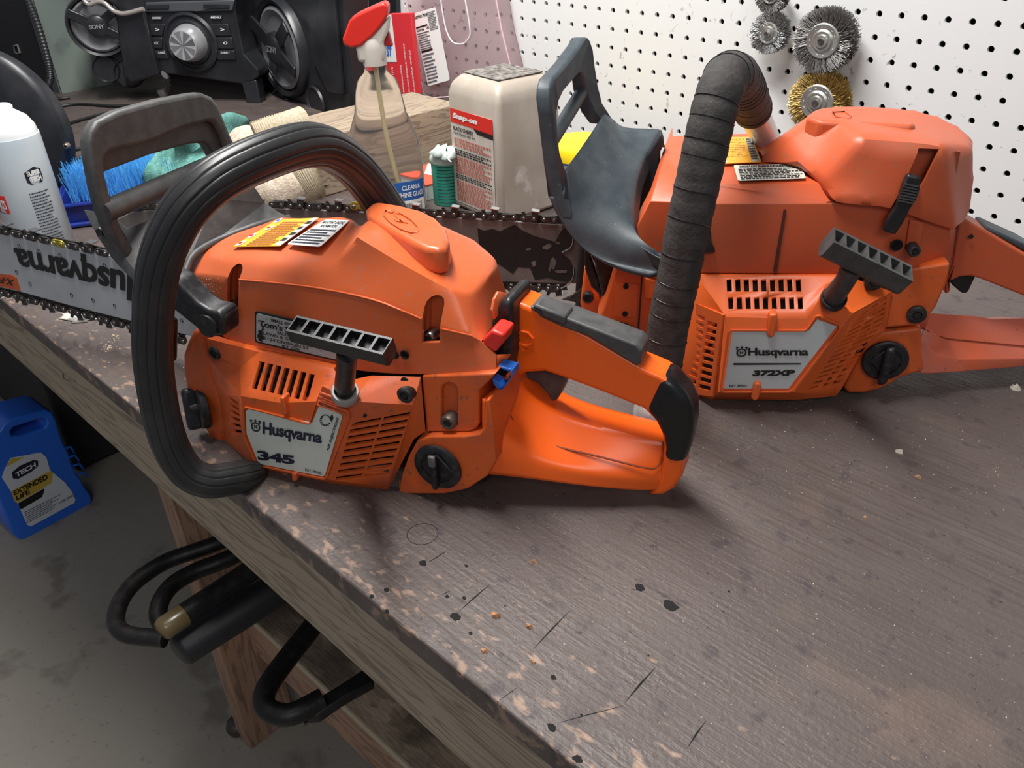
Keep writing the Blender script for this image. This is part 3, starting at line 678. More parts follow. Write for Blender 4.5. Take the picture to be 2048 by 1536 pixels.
m2 = mpt((517, 919), (590, 929), (514, 899), (590, 911), -.0234); texton(m2, '345', 0, 1, 0, 1, INK, pl, bold=.05)
m2 = mpt((611, 941), (645, 949), (611, 936), (645, 944), -.0234); texton(m2, 'PAT. PEND.', 0, 1, 0, 1, INK, pl, bold=.02)
m2 = mpt((659, 903), (680, 838), (653, 900), (674, 834), -.0234); texton(m2, 'AIR INJECTION', 0, 1, 0, 1, INK, pl, bold=.03)
cc = (651, 841)
for k in range(9):
    a = math.pi*(.75-.13*k)+math.pi; q = [(cc[0]+r*math.cos(b), cc[1]-r*math.sin(b)) for r, b in ((8, a), (12, a), (12, a+.25), (8, a+.25))]
    rawobj('air_symbol', ([p1(*v, -.0236) for v in q], [(0, 1, 2, 3)]), INK, pl)
rawobj('air_symbol', ([p1(*v, -.0236) for v in ((659, 836), (664, 828), (667, 836), (663, 845))], [(0, 1, 2, 3)]), INK, pl)
obj('air_symbol', tube([p1(cc[0]+9*math.cos(a), cc[1]-2-9*math.sin(a), -.0236) for a in [k*math.pi/8 for k in range(9)]], .0003, 5), INK, pl)
for q in ([(559, 795), (566, 797), (573, 829), (566, 832), (562, 829)], [(582, 946), (592, 948), (593, 962), (588, 964), (583, 960)]): obj('clip_tab', tprism(F1, q, -.026, -.018), ORS, S1, bev=.001)
for k in range(4): obj('rib', tube([p1(640+k*-1.5+x, 785+k*8+x*.36, -.024) for x in (0, 20, 40, 62-k)], .0008, 6), ORS, S1)
screw(F1, 432, 704, .004, .0052, S1, BLK, 'cross', h=.003); screw(F1, 812, 788, -.006, .0058, S1, BLK, 'hex'); obj('hole', cyl(p1(810, 762, -.003), -F1.L, .003, .0006, 12), DRK, S1); obj('hole', cyl(p1(730, 829, -.0165), -F1.L, .0018, .0012, 12), DRK, S1)
# pull handle
def pull(fr, c0, c1, t, up_, H, Dp, par, m, n=6, stem=None, tilt=0):
    a, b = fr.p(*c0, t), fr.p(*c1, t); ax = b-a; Lh = ax.length; ax = ax.normalized(); nz = fr.L*-1; nz = (nz-ax*nz.dot(ax)).normalized(); upv = ax.cross(nz); upv = upv if upv.z > 0 else -upv
    if tilt: upv = (upv*math.cos(tilt)+nz*math.sin(tilt)).normalized(); nz = upv.cross(ax); nz = nz if nz.dot(fr.L) < 0 else -nz
    e = Dp*.5; P = []
    prof = [(-.5, .5), (.5, .5), (.5, -.28), (.3, -.5), (-.3, -.5), (-.5, -.28)]
    body = prism([a+nz*Dp*u+upv*H*v for u, v in prof], ax*Lh)
    o = obj('pull_handle', body, m, par, bev=.0018, seg=3)
    x0 = .0; cs = []; W_ = Lh/n
    for k in range(n):
        q0, q1 = a+ax*(W_*(k+.10)+.0), a+ax*(W_*(k+.9)); cs.append(prism([q0+nz*Dp*.36+upv*H*.55, q1+nz*Dp*.36+upv*H*.55, q1-nz*Dp*.36+upv*H*.55, q0-nz*Dp*.36+upv*H*.55], -upv*H*.5))
    boolcut(o, cs); [setattr(b_, 'width', .0006) for b_ in o.modifiers if b_.type == 'BEVEL']
    return o, a, b, upv, nz
ph, *_ = pull(F1, (589, 660), (781, 707), -.052, None, .0125, .013, S1, GRG if False else BLK, 7, tilt=.35)
obj('handle_stem', tube([p1(694, 706, -.048), p1(692, 740, -.040), p1(688, 782, -.022)], [.0062, .0060, .0066], 14, sq=(1, 1.1)), BLK, S1, sm=60)
obj('rope_collar', lathe(p1(690, 790, -.024), (p1(694, 706, -.048)-p1(690, 790, -.024)), [(0, .0088), (.005, .0092), (.007, .0085), (.007, .0072), (.002, .007)], 20), mat('light_collar', (.35, .33, .3), .5), S1, sm=40)
# front crankcase half with oil cap
obj('front_case', tprism(F1, [(402, 656), (383, 664), (373, 685), (364, 711), (365, 749), (374, 790), (392, 830), (407, 858), (428, 885), (449, 892), (450, 820), (424, 750), (408, 690)], .002, .09), ORS, S1, bev=.004, seg=3)
obj('oil_tank_edge', tprism(F1, [(366, 720), (400, 700), (408, 850), (390, 826)], .004, .02), ORS, S1, bev=.003)
oc = p1(411, 812, .006); od = (-F1.B*.62-F1.L*.78+Vector((0, 0, .1))).normalized()
cap = obj('oil_cap', lathe(oc, od, [(0, .0175), (.005, .0175), (.0065, .016), (.0065, .007), (.012, .0065)], 26), BLK, S1, sm=40)
a, b = basis(od); obj('cap_grip', box(oc+od*.010, (b*.94+a*.34)*.033, (a*.94-b*.34)*.011, od*.012), BLK, cap, bev=.003, seg=3)
quadtext(F1, 'o', (418, 872), (428, 878), (418, 862), .0015, ORS, S1, 'embossed_letter', .001)
# tank and rear handle
tank = [(796, 988), (803, 950), (817, 912), (835, 880), (860, 873), (935, 872), (958, 868), (968, 856), (971, 800), (978, 800), (985, 850), (992, 920), (975, 952), (935, 978), (890, 988)]
obj('fuel_tank', tprism(F1, tank, -.002, .085), ORS, S1, bev=.006, seg=4, ang=40)
tk2 = dict(t0=(971, 800, .003), t1=(986, 786, .012), t2=(1013, 756, .040), u1=(1036, 750, .046), u2=(1046, 780, .047), u3=(1072, 803, .048), u4=(1119, 828, .050), u5=(1197, 852, .052), u6=(1275, 871, .054), u7=(1329, 884, .056),
    m0=(1015, 800, .034), m2=(1022, 828, .028), m3=(1043, 857, .029), m4=(1104, 888, .034), m5=(1197, 911, .038), m6=(1291, 934, .044), m7=(1327, 930, .050),
    l0=(970, 856, .002), l1=(1000, 880, .006), l3=(1055, 912, .016), l4=(1130, 935, .024), l5=(1210, 950, .032), l6=(1300, 962, .043), l7=(1345, 958, .052),
    k0=(972, 948, .003), k1=(995, 950, .006), k3=(1060, 957, .014), k4=(1130, 967, .022), k5=(1210, 976, .032), k6=(1302, 983, .045), k7=(1345, 975, .054))
lg = obj('hand_guard_base', shell2(F1, tk2, ['t0 t1 m0 l0', 't1 t2 u1 m0', 'u1 u2 m2 m0', 'u2 u3 m3 m2', 'u3 u4 m4 m3', 'u4 u5 m5 m4', 'u5 u6 m6 m5', 'u6 u7 m7 m6', 'm0 m2 l1 l0', 'm2 m3 l3 l1', 'm3 m4 l4 l3', 'm4 m5 l5 l4', 'm5 m6 l6 l5', 'm6 m7 l7 l6', 'l0 l1 k1 k0', 'l1 l3 k3 k1', 'l3 l4 k4 k3', 'l4 l5 k5 k4', 'l5 l6 k6 k5', 'l6 l7 k7 k6'],
    skirt=[('u1 u2 u3 u4 u5 u6 u7', F1.L*.036+Vector((0, 0, -.01)))]), ORH, S1, cr=(tk2, [('u1 u2 u3 u4 u5 u6 u7', .6), ('l3 l4 l5 l6 l7', .3)], .9, 3), solid=.0025, sm=60)
obj('seam_line', tube(spline([F1.p(*v)-F1.L*.0016+Vector((0, 0, .0006)) for v in ((1016, 800, .034), (1022, 828, .028), (1043, 857, .029), (1104, 888, .034), (1197, 911, .038), (1291, 934, .044), (1318, 931, .049), (1328, 905, .052))], 4), .0007, 5), mat('seam_shadow', (.25, .04, .01), .6), S1)
hnd = [(1019, 621), (1033, 599), (1041, 596), (1069, 608), (1180, 664), (1282, 724), (1325, 742), (1352, 760), (1374, 785), (1386, 812), (1387, 850), (1381, 885), (1370, 912), (1369, 940), (1352, 968), (1330, 981), (1300, 983), (1322, 950), (1328, 912), (1331, 885), (1328, 860), (1316, 833), (1290, 809), (1200, 773), (1129, 747), (1097, 736), (1060, 738), (1035, 748), (1018, 775), (1012, 752), (1018, 700), (1016, 642)]
obj('rear_handle', tprism(F1, hnd, .047, .070, .053), ORH, S1, bev=.009, seg=5, ang=35, sm=60)
tp = [(1324, 739), (1352, 757), (1376, 784), (1389, 812), (1390, 850), (1384, 885), (1372, 922), (1327, 912), (1330, 885), (1327, 862), (1314, 835), (1289, 808), (1298, 795)]
obj('tape_wrap', tprism(F1, tp, .0458, .0712, .053), TAPE, S1, bev=.0095, seg=5, ang=35, sm=60)
obj('throttle_lock', tprism(F1, [(1062, 612), (1068, 607), (1100, 621), (1140, 632), (1276, 684), (1287, 696), (1285, 722), (1276, 727), (1180, 668), (1128, 650), (1084, 630), (1078, 622)], .0462, .066, .050), GRG, S1, bev=.003, seg=3)
obj('lock_plate', tprism(F1, [(1063, 615), (1070, 609), (1132, 634), (1130, 652), (1084, 634), (1080, 624)], .0445, .060), GRG, S1, bev=.0015)
obj('throttle_trigger', tprism(F1, [(1035, 746), (1060, 732), (1097, 730), (1131, 745), (1130, 765), (1122, 785), (1113, 802), (1104, 804), (1095, 790), (1075, 768), (1050, 756)], .058, .071), GRG, S1, bev=.003, seg=3)
mp = mpt((1030, 688), (1065, 697), (1033, 660), (1067, 669), .0468)
oct_ = [(.5+.5*math.cos(math.pi/8+k*math.pi/4), .55+.5*math.sin(math.pi/8+k*math.pi/4)) for k in range(8)]
obj('stop_symbol', tube([mp(u, v, .0003) for u, v in oct_], .0010, 5, close=True), ORH, S1); texton(mp, 'STOP', .1, .9, .42, .68, ORH, S1, bold=.02, h=.0016, name='embossed_letter')
obj('stop_symbol', tube([mp(u, v, .0003) for u, v in ((.2, -.02), (.8, -.02), (.5, -.3))], .00055, 5, close=True), ORH, S1)
# fuel cap
fc = p1(877, 932, -.003)
cap = obj('fuel_cap', lathe(fc, -F1.L, [(0, .0178), (.0022, .0176), (.003, .0165), (.003, .012), (.0018, .0115)], 30), BLK, S1, sm=40)
obj('cap_insert', prism([fc-F1.L*.0032+F1.B*.013*math.cos(k*math.pi/2)+Vector((0, 0, .013*math.sin(k*math.pi/2))) for k in range(4)], F1.L*.002), BLK, cap, bev=.001)
obj('cap_lever', join(box(fc-F1.L*.006+Vector((0, 0, -.001)), F1.B*.0042, F1.L*.006, Vector((0, 0, .028)))), BLK, cap, bev=.0018, seg=3)
obj('lever_tip', box(fc-F1.L*.0085+Vector((0, 0, .010)), F1.B*.0052, F1.L*.003, Vector((0, 0, .009))), mat('worn_lever_tip', (.12, .115, .11), .5), cap, bev=.0012)
quadtext(F1, 'H-=', (800, 975), (830, 981), (800, 958), .0015, ORS, S1, 'embossed_letter', .001)
# crankcase panel right of the starter, recess and bolt
obj('case_panel', tprism(F1, [(843, 752), (992, 747), (978, 762), (958, 781), (958, 848), (951, 858), (940, 863), (852, 863)], .003, .03), ORS, S1, bev=.002, seg=3)
obj('panel_recess', rawobj and tprism(F1, slotpoly(878, 916, 762, 860)[:-2]+[(918, 845), (905, 859), (885, 856), (875, 842)], .0022, .0032), ORS, S1, bev=.0006)
boolcut(bpy.context.scene.objects.get('case_panel'), [tprism(F1, slotpoly(882, 914, 766, 852), -.01, .0085, .003)])
bpy.data.objects.remove(bpy.context.scene.objects.get('panel_recess'))
screw(F1, 902, 838, .006, .0056, S1, mat('rusty_bolt', (.14, .11, .09), .5, .6), 'hex', h=.006, name='bolt')
# boot, intake lip, switches
obj('rubber_boot', tprism(F1, [(978, 650), (1000, 600), (1022, 600), (1024, 640), (1024, 712), (1017, 752), (1000, 770), (962, 850), (958, 790), (985, 755), (994, 735), (998, 690)], .034, .07), BLK, S1, bev=.004, seg=3)
obj('intake_lip', gridm([[p1(984+2*k, 642-k*1.5, .030) for k in range(0)] or [p1(x, y, t) for x, y, t in ((985, 638, .030), (980, 620, .030), (984, 598, .034), (992, 583, .040), (1006, 586, .048), (1022, 595, .055))], [p1(x, y, t) for x, y, t in ((1000, 622, .040), (1000, 618, .040), (1004, 610, .042), (1010, 604, .046), (1014, 601, .050), (1022, 597, .055))]]), ORC, S1, solid=.002, bev=.001)
obj('stop_switch', tprism(F1, [(962, 681), (982, 660), (1009, 670), (1003, 690), (989, 707), (968, 692)], .012, .03), RED, S1, bev=.0025, seg=3)
obj('choke_lever', join(tprism(F1, [(984, 757), (1000, 767), (1004, 776), (994, 778), (986, 768)], .008, .016), tprism(F1, [(994, 778), (1004, 776), (1023, 753), (1020, 742), (1024, 740), (1024, 754), (1004, 781)], .008, .02), tprism(F1, [(996, 730), (1002, 738), (1017, 744), (1024, 740), (1020, 738), (1003, 734)], .012, .022)), BLU, S1, bev=.0008)
# front handle
fhp = [(518, 943, -.0235), (494, 950, -.034), (458, 958, -.048), (415, 962, -.060), (375, 944, -.066), (345, 900, -.068), (325, 840, -.068), (312, 770, -.067), (305, 700, -.066), (306, 640, -.065), (310, 580, -.063), (320, 525, -.060), (340, 470, -.055), (372, 415, -.047), (420, 368, -.034), (475, 336, -.016), (540, 309, .008), (598, 292, .034), (640, 292, .055), (678, 310, .073), (712, 338, .088), (745, 378, .100), (780, 430, .108), (808, 470, .112)]
FH = spline([p1(*v) for v in fhp], 5)
def gprof(q): return 1-.055*max(0, math.cos(2*math.pi*q*13))**8
obj('front_handle', tube(FH, [.0080, .0086, .0092, .0098, .0105, .0112, .0118]+[.0122]*(len(FH)-7-70)+[.0122+.0022*min(1, k/40) for k in range(70)], 104, prof=gprof, up=F1.L), RUB, S1, sm=50)
obj('handle_mount', tprism(F1, [(257, 672), (268, 661), (300, 672), (300, 760), (283, 745), (270, 722)], -.03, .0), BLK, S1, bev=.003)
# hand guard
GS = F1.w(-.235, 0, 0)
def gp(x, y, ds=0): return onplane(x, y, GS+F1.B*ds, F1.B)
outer = [(264, 530), (240, 500), (221, 462), (207, 425), (193, 375), (183, 320), (179, 288), (183, 264), (196, 243), (240, 222), (320, 200), (385, 188), (404, 186), (424, 194), (438, 212), (458, 262), (482, 318), (515, 385)]
innA = [(292, 520), (262, 488), (240, 450), (226, 405), (212, 350), (211, 318), (222, 303), (300, 286), (365, 258), (418, 243), (430, 246), (440, 262), (462, 320), (490, 380)]
innB = [(292, 520), (262, 488), (241, 450), (228, 415), (214, 380), (209, 345), (300, 310), (380, 288), (408, 286), (418, 292), (430, 315), (470, 380), (480, 398)]
def hoop(out, inn, ds0, ds1):
    P = [gp(x, y, ds0) for x, y in out]+[gp(x, y, ds0) for x, y in reversed(inn)]
    return prism(P, F1.B*(ds1-ds0))
gd = obj('hand_guard', join(hoop(outer, innA, 0, -.007)), GRG, S1, bev=.003, seg=3)
obj('guard_flange', hoop(outer, innB, -.006, -.016), GRG, gd, bev=.002, seg=3)
obj('guard_strut', tube([gp(205, 425, -.004), gp(300, 384, -.004), gp(400, 340, -.004), gp(480, 306, -.004)], .0082, 12, sq=(1, .9)), GRG, gd, sm=60)
gv = dict(a=(196, 424, .012), b=(224, 408, .018), b2=(236, 440, .016), c=(254, 456, .016), d=(330, 430, .036), e=(430, 397, .070), f=(504, 366, .096), g=(530, 405, .106), h=(556, 424, .112), i=(578, 434, .114), j=(520, 445, .082), k=(440, 474, .055), l=(385, 505, .030), m=(368, 540, .014), n=(350, 580, -.004), o=(300, 570, -.006), p=(262, 532, -.002), q=(225, 480, .004))
obj('guard_shield', shell2(F1, gv, ['a b b2 q', 'b2 c p q', 'c d o p', 'd e l o', 'l m n o', 'e f g k', 'e k l', 'g h i j k'], skirt=[('a q p o n', -F1.B*.014)]), GRG, gd, solid=.004, bev=.003, seg=3, ang=18, sm=60)
obj('guard_lip', tube(spline([F1.p(*v) for v in ((578, 436, .113), (520, 449, .082), (440, 479, .054), (388, 510, .028), (370, 545, .014))], 4), .0028, 8), GRG, gd, sm=60)
obj('guard_arm', tprism(F1, [(262, 530), (300, 540), (353, 563), (370, 582), (392, 605), (414, 620), (436, 624), (447, 638), (449, 672), (436, 675), (391, 656), (348, 622), (300, 590), (275, 560)], -.014, .004), BLK, S1, bev=.005, seg=4)
obj('guard_pivot', cyl(p1(420, 648, -.012), -F1.L, .0085, .004, 20), BLK, S1, sm=40)
obj('guard_clip', tprism(F1, [(190, 462), (196, 456), (203, 460), (205, 472), (196, 474)], .0, .006), BLK, gd)
rq = random.Random(31); gs = []
for k in range(420):
    x, y = rq.gauss(408, 17), rq.gauss(590, 22)
    if not (378 < x < 448 and 550 < y < 655) or y > 575+(x-378)*1.1: continue
    c = p1(x, y, .0185-(x-380)*.00014-.0012); r = rq.uniform(.0003, .0007); q = [c+Vector((rq.uniform(-r, r), rq.uniform(-r, r), rq.uniform(-r, r))) for _ in range(4)]; gs.append((q, [(0, 1, 2), (0, 1, 3), (1, 2, 3), (0, 2, 3)]))
obj('caked_sawdust', join(*gs), mat('tan_dust', (.42, .24, .14), .9), S1, sm=0, kind='stuff')
# guide bar
BT = .088
bar = [(-330, 420), (-352, 445), (-352, 470), (-330, 492), (0, 575), (41, 584), (150, 614), (380, 672), (420, 684), (420, 556), (260, 521), (232, 514), (0, 464)]
br = obj('guide_bar', tprism(F1, bar, BT, BT+.004), SLV, S1, bev=.0006)
A_, B_ = p1(0, 457, BT), p1(215, 503, BT)
chn = obj('saw_chain', join(*(chain(F1, (-196, 415), (372, 537), BT+.002, 42, 1, br, 0, gold=24) + chain(F1, (-190, 530), (372, 679), BT+.002, 42, -1, br, 1))), CHN, S1, sm=0)
mpb = mpt((270, 543), (27, 490), (268, 600), (48, 548), BT-.0004)
m2 = facing(quadmap(p1(266, 575, BT-.0003), p1(50, 512, BT-.0003), p1(262, 636, BT-.0003)) if False else quadmap(p1(300, 555, BT-.0003), p1(27, 496, BT-.0003), p1(296, 610, BT-.0003), d=p1(40, 545, BT-.0003)))
texton(m2, 'Husqvarna', 0, 1, -.36, 1.0, BLKI, br, bold=.03)
od_ = obj('orange_badge', tprism(F1, [(-60, 539), (0, 548), (24, 550), (33, 556), (41, 582), (0, 573), (-60, 558)], BT-.0004, BT), ORS, br, sm=0)
m2 = facing(quadmap(p1(29, 559, BT-.0006), p1(-45, 541, BT-.0006), p1(27, 572, BT-.0006))); texton(m2, 'X-FORCE', 0, 1, 0, 1, BLKI, br, bold=.02)
for x, y in ((38, 493), (78, 502), (120, 511), (164, 521), (209, 531), (254, 542), (60, 568), (143, 590), (186, 601), (229, 612), (363, 641), (33, 544)):
    c = p1(x, y, BT-.0002); obj('spot_weld', tube([c+F1.B*.0016*math.cos(k*math.pi/5)+Vector((0, 0, .0019*math.sin(k*math.pi/5))) for k in range(10)], .0003, 4, close=True), INK, br, sm=0)
# ------------------------------------------------------------------ saw 2 (rear, right)
S2 = empty('chainsaw', F2.w(-.03, .05, 0), 'larger orange chainsaw marked 372XP by the pegboard, front handle wrapped in black cloth tape', 'chainsaw')
p2 = F2.p
def mp2(a, b, c, d, t): return mpt(a, b, c, d, t, F2)
obj('crankcase', lbox(F2, -.12, .05, .02, .09, .006, .12), DRK, S2, bev=.004)
obj('clutch_cover', lbox(F2, -.16, .03, .098, .125, .015, .11), ORS2, S2, bev=.01, seg=3)
cv2 = dict(L0=(1262, 478, .012), L00=(1292, 520, .006), L1=(1400, 546, .002), L2=(1690, 548, .001), L3=(1823, 536, .002), L4=(1900, 526, .018), L5=(1906, 500, .026),
    M0=(1301, 402, .012), M1=(1431, 408, .002), M2=(1672, 407, .0), M3=(1755, 408, .0), M4=(1778, 414, .0), M5=(1823, 429, .001), M6=(1900, 455, .012), M7=(1912, 457, .020),
    D15=(1478, 367, .011), D2=(1648, 367, .010), D5=(1532, 322, .062), D3=(1663, 400, .003))
for k_, x_, y_ in (('D1', 1380, 362), ('D4', 1604, 326), ('D0', 1330, 312), ('G0', 1345, 272), ('G1', 1455, 268), ('G2', 1545, 266)): cv2[k_] = ('pl', x_, y_, 'D15 D2 D5')
c2f = ['L0 L00 M0', 'L00 L1 M1 M0', 'L1 L2 M2 M1', 'L2 L3 M5 M4 M3 M2', 'L3 L4 M6 M5', 'L4 L5 M7 M6', 'M0 M1 D1 D0', 'M1 M2 D2 D15 D1', 'M2 M3 D3', 'M2 D3 D2', 'D0 D1 G1 G0', 'D1 D15 D5 G1', 'D15 D2 D4 D5', 'G1 D5 G2']
obj('cylinder_cover', shell2(F2, cv2, c2f, skirt=[('L0 M0 D0 G0', F2.L*.03), ('G0 G1 G2', F2.L*.01+Vector((0, 0, -.06)))]), ORC2, S2, solid=.003, bev=.0035, seg=4, ang=12, sm=40)
av = dict(N0=(1722, 281, .006), N1=(1838, 291, .001), N2=(1882, 297, .004), N3=(1938, 301, .030), T0=(1624, 226, .085), T1=(1666, 216, .090), T2=(1767, 218, .098), T3=(1823, 225, .098), T4=(1870, 236, .098), T5=(1915, 259, .085), T6=(1943, 284, .056),
    Q0=(1636, 243, .060), Q1=(1692, 250, .040), H0=(1516, 290, .092), H1=(1531, 322, .060), H2=(1600, 325, .034), H3=(1648, 363, .008), H4=(1667, 404, -.003), H5=(1737, 403, -.004), H6=(1778, 411, -.004), H7=(1823, 427, -.003), H8=(1902, 454, .010), H9=(1919, 441, .028), H10=(1931, 418, .034), H11=(1940, 346, .034))
af = ['N0 N1 H6 H5 H4 H3', 'N1 N2 H7 H6', 'N2 H8 H7', 'N2 N3 H11 H10 H9 H8', 'H2 H3 N0 Q1', 'H2 Q1 Q0 H1', 'H1 Q0 T0 H0', 'T0 Q0 Q1 T1', 'Q1 N0 N1 T2 T1', 'N1 N2 N3 T6 T5 T4 T3 T2']
fcv = obj('filter_cover', shell2(F2, av, af, skirt=[('H0 T0 T1 T2 T3 T4 T5 T6 N3 H11', F2.L*.012+Vector((0, 0, -.05))), ('H1 H2 H3 H4 H5 H6 H7 H8', F2.L*.02)]), ORC2, S2,
    cr=(av, [('N0 N1 N2 N3', .88), ('H3 N0 Q1', .8), ('Q1 Q0', .85), ('H2 Q1', .7), ('H1 Q0', .8), ('Q0 T0', .9), ('T0 T1 T2 T3 T4 T5 T6 N3', .88), ('N2 H8', .45), ('N3 H11', .6), ('H0 H1 H2 H3 H4 H5 H6 H7 H8 H9 H10 H11', .95)], .95, 3), solid=.003, sm=50)
boolcut(fcv, [tprism(F2, [(1838, 297), (1880, 300), (1850, 356), (1795, 436), (1776, 414), (1812, 350)], -.02, .010, .0)], early=True)
obj('seam_backing', tprism(F2, [(1652, 398), (1740, 398), (1900, 446), (1928, 310), (1760, 300), (1665, 335)], .012, .085, .004), mat('orange_inside', (.25, .05, .02), .6), S2)  # unseen dark backing added against light leaking through the cover seam
obj('clip_recess', tprism(F2, [(1832, 288), (1888, 294), (1858, 360), (1800, 440), (1770, 418), (1806, 348)], .0095, .013, .0), ORC2, S2)
g = [zp(x, y, .216) for x, y in [(1612, 232), (1638, 242), (1680, 244), (1800, 250), (1826, 251), (1832, 247), (1818, 236), (1767, 217), (1700, 212), (1666, 212), (1630, 220)]]
obj('raised_pad', prism(g, Vector((0, 0, -.02))), ORC2, S2, bev=.003, seg=4, ang=40)
obj('embossed_mark', tube([zp(*q, .2165) for q in ((1665, 224), (1690, 223), (1702, 232), (1700, 237), (1672, 233))], .0006, 5, close=True), ORC2, S2); obj('embossed_mark', tube([zp(*q, .213) for q in ((1723, 254), (1732, 253), (1743, 274), (1735, 275))], .0005, 5, close=True), ORC2, S2)
obj('cover_clip', tprism(F2, [(1817, 350), (1842, 356), (1840, 380), (1833, 400), (1820, 420), (1806, 448), (1791, 470), (1766, 463), (1776, 440), (1792, 414), (1799, 395), (1808, 368)], -.010, -.004), BLK, S2, bev=.0012)
for k in range(7):
    x, y = 1806+k*-1.9+7, 368+k*5.6; obj('clip_rib', tube([p2(x-5, y, -.0105), p2(x+24, y+6, -.0105)], .0011, 6), BLK, S2)
obj('groove', tprism(F2, [(1568, 420), (1573, 420), (1554, 545), (1547, 545)], -.0008, .001), mat('groove_shadow', (.09, .02, .012), .8), S2, sm=0)
obj('side_groove', tprism(F2, [(1820, 440), (1846, 446), (1840, 490), (1834, 496), (1818, 496), (1812, 490)], -.0006, .001), ORC2, S2, bev=.0006)
screw(F2, 1826, 498, -.004, .0045, S2, BLK, 'hex', h=.006); obj('adjuster_hole', lathe(p2(1793, 490, -.0012), -F2.L, [(0, .0045), (.0008, .0045), (.0008, .0036), (.0, .0034)], 16), DRK, S2); quadtext(F2, 'T', (1773, 494), (1779, 495), (1774, 487), -.0012, ORC2, S2, 'embossed_letter', .0006)
# stickers on the deck
A2, B2_, C2_ = F2.P(cv2['D15']), F2.P(cv2['D2']), F2.P(cv2['D5']); dn2 = (B2_-A2).cross(C2_-A2).normalized(); dn2 = dn2 if dn2.z > 0 else -dn2
def deck2(x, y, h=.0020): return onplane(x, y, A2+dn2*h, dn2)
mp = facing(quadmap(deck2(1436, 329), deck2(1523, 325), deck2(1440, 276), d=deck2(1503, 275)))
st = obj('warning_sticker', decal(mp, rrect(0, 1, 0, 1, .05, .06), .0006), YEL, S2, sm=0); rawobj('printed_text', printlines(mp, .05, .74, .22, .96, 11, .0006), MATS['brown_ink'], st)
obj('white_strip', decal(sub(mp, .78, .98, .02, .98), rrect(0, 1, 0, 1, .2, .05), .0006), LBL, st, sm=0); rawobj('printed_text', printlines(sub(mp, .79, .97, .1, .96), .05, .95, 0, 1, 9, .0009), BLKI, st)
rawobj('pictogram', qf(mp, .06, .22, .03, .13, .0006), WHT, st)
mp = facing(quadmap(deck2(1476, 362), deck2(1612, 357), deck2(1467, 331), d=deck2(1600, 328)))
st = obj('information_sticker', decal(mp, rrect(0, 1, 0, 1, .03, .08)), LBL, S2, sm=0)
texton(mp, 'IMPORTANT ENGINE INFORMATION', .08, .86, .80, .93, BLKI, st, bold=.03)
mu = lambda u, v, h=0: mp(1-u, 1-v, h); rawobj('printed_text', printlines(mp, .05, .97, .06, .76, 7, .0006), BLKI, st)
# starter 2
sv = dict(a=(1392, 550, .0), b=(1690, 551, -.002), c=(1652, 568, -.012), d=(1640, 590, -.022), e=(1700, 612, -.022), f=(1784, 583, -.002), g=(1770, 661, -.002), h=(1736, 680, -.002), i=(1684, 776, -.004), j=(1672, 792, -.008), k=(1590, 800, -.014), l=(1425, 799, -.014), m=(1386, 790, -.004), n=(1359, 754, .004), o=(1381, 600, .002),
    A=(1449, 634, -.028), B=(1614, 638, -.028), C=(1640, 598, -.028), E=(1706, 626, -.028), G=(1588, 785, -.028), H=(1436, 785, -.028), v=(1446, 625, -.024))
t2a = [[(x, y) for x, y in ((1453+17.3*i, 559), (1463+17.3*i, 558), (1464+17.3*i, 583), (1454+17.3*i, 583))] for i in range(9)]
t2b = [[(x, y) for x, y in ((1456+17.4*i, 595), (1466+17.4*i, 594), (1467+17.4*i, 618), (1457+17.4*i, 618))] for i in range(9)]
l2 = [[(1389-1.6*i, 628+13.9*i), (1409-1.9*i, 634+14.1*i), (1409-1.9*i, 643+14.1*i), (1388-1.6*i, 637+13.9*i)] for i in range(10)]+[[(1415-2*i, 641+14*i), (1434-1.5*i, 647+14*i), (1434-1.5*i, 656+14*i), (1414-2*i, 650+14*i)] for i in range(10)]
r2 = []
for i in range(15):
    for (u0, u1) in ((.04, .40), (.46, .70), (.76, .97)):
        P = []
        for u, v in ((u0, i), (u1, i), (u1, i+.62), (u0, i+.62)):
            vv = v/15.3; L_ = lerp((1716, 627), (1608, 783), vv); R_ = lerp((1776, 598), (1766, 655), vv/.36) if vv < .36 else lerp((1766, 655), (1672, 782), (vv-.36)/.64)
            q = lerp(L_, R_, u); P.append((q[0], q[1]+6-12*u))
        r2.append(P)
obj('starter_housing', shell2(F2, sv, ['a b c d C B A v', 'v A H l m', 'o a v m n', 'A B C E G H', 'd e E C', 'b f e d c', 'e f E', 'E f g h i j G', 'H G k l', 'G j k'],
    holes={0: t2a+t2b, 7: r2}, skirt=[('a b', F2.L*.006), ('a o n m l k j i h g f', F2.L*.02)]), ORS2, S2, solid=.0025, bev=.0018, seg=3, ang=16, sm=40)
for P in l2: obj('vent', tprism(F2, P, -.004, .0), DRK, S2) if False else None
# left louvre: own plate with openings, laid over that facet
fa = [F2.P(sv[k]) for k in ('v', 'H', 'm')]; nl = (fa[1]-fa[0]).cross(fa[2]-fa[0]).normalized(); nl = nl if nl.dot(CP-fa[0]) > 0 else -nl
pp = lambda x, y, h=.003: onplane(x, y, fa[0]+nl*h, nl)
obj('vent_backing', prism([pp(x, y, .0008) for x, y in ((1386, 622), (1438, 640), (1420, 784), (1371, 768))], -nl*.002), DRK, S2)
obj('vent_louvre', plate([pp(x, y) for x, y in ((1381, 602), (1446, 630), (1424, 793), (1386, 788), (1362, 755))], [[pp(x, y) for x, y in P] for P in l2], -nl*.0022), ORS2, S2, bev=.0005)
rim(F2, [(1455, 664), (1462, 658), (1608, 659), (1617, 654), (1632, 630), (1640, 629), (1681, 647), (1682, 655), (1588, 779), (1578, 784), (1446, 784), (1440, 777)], -.0285, .0018, .0016, ORS2, S2)
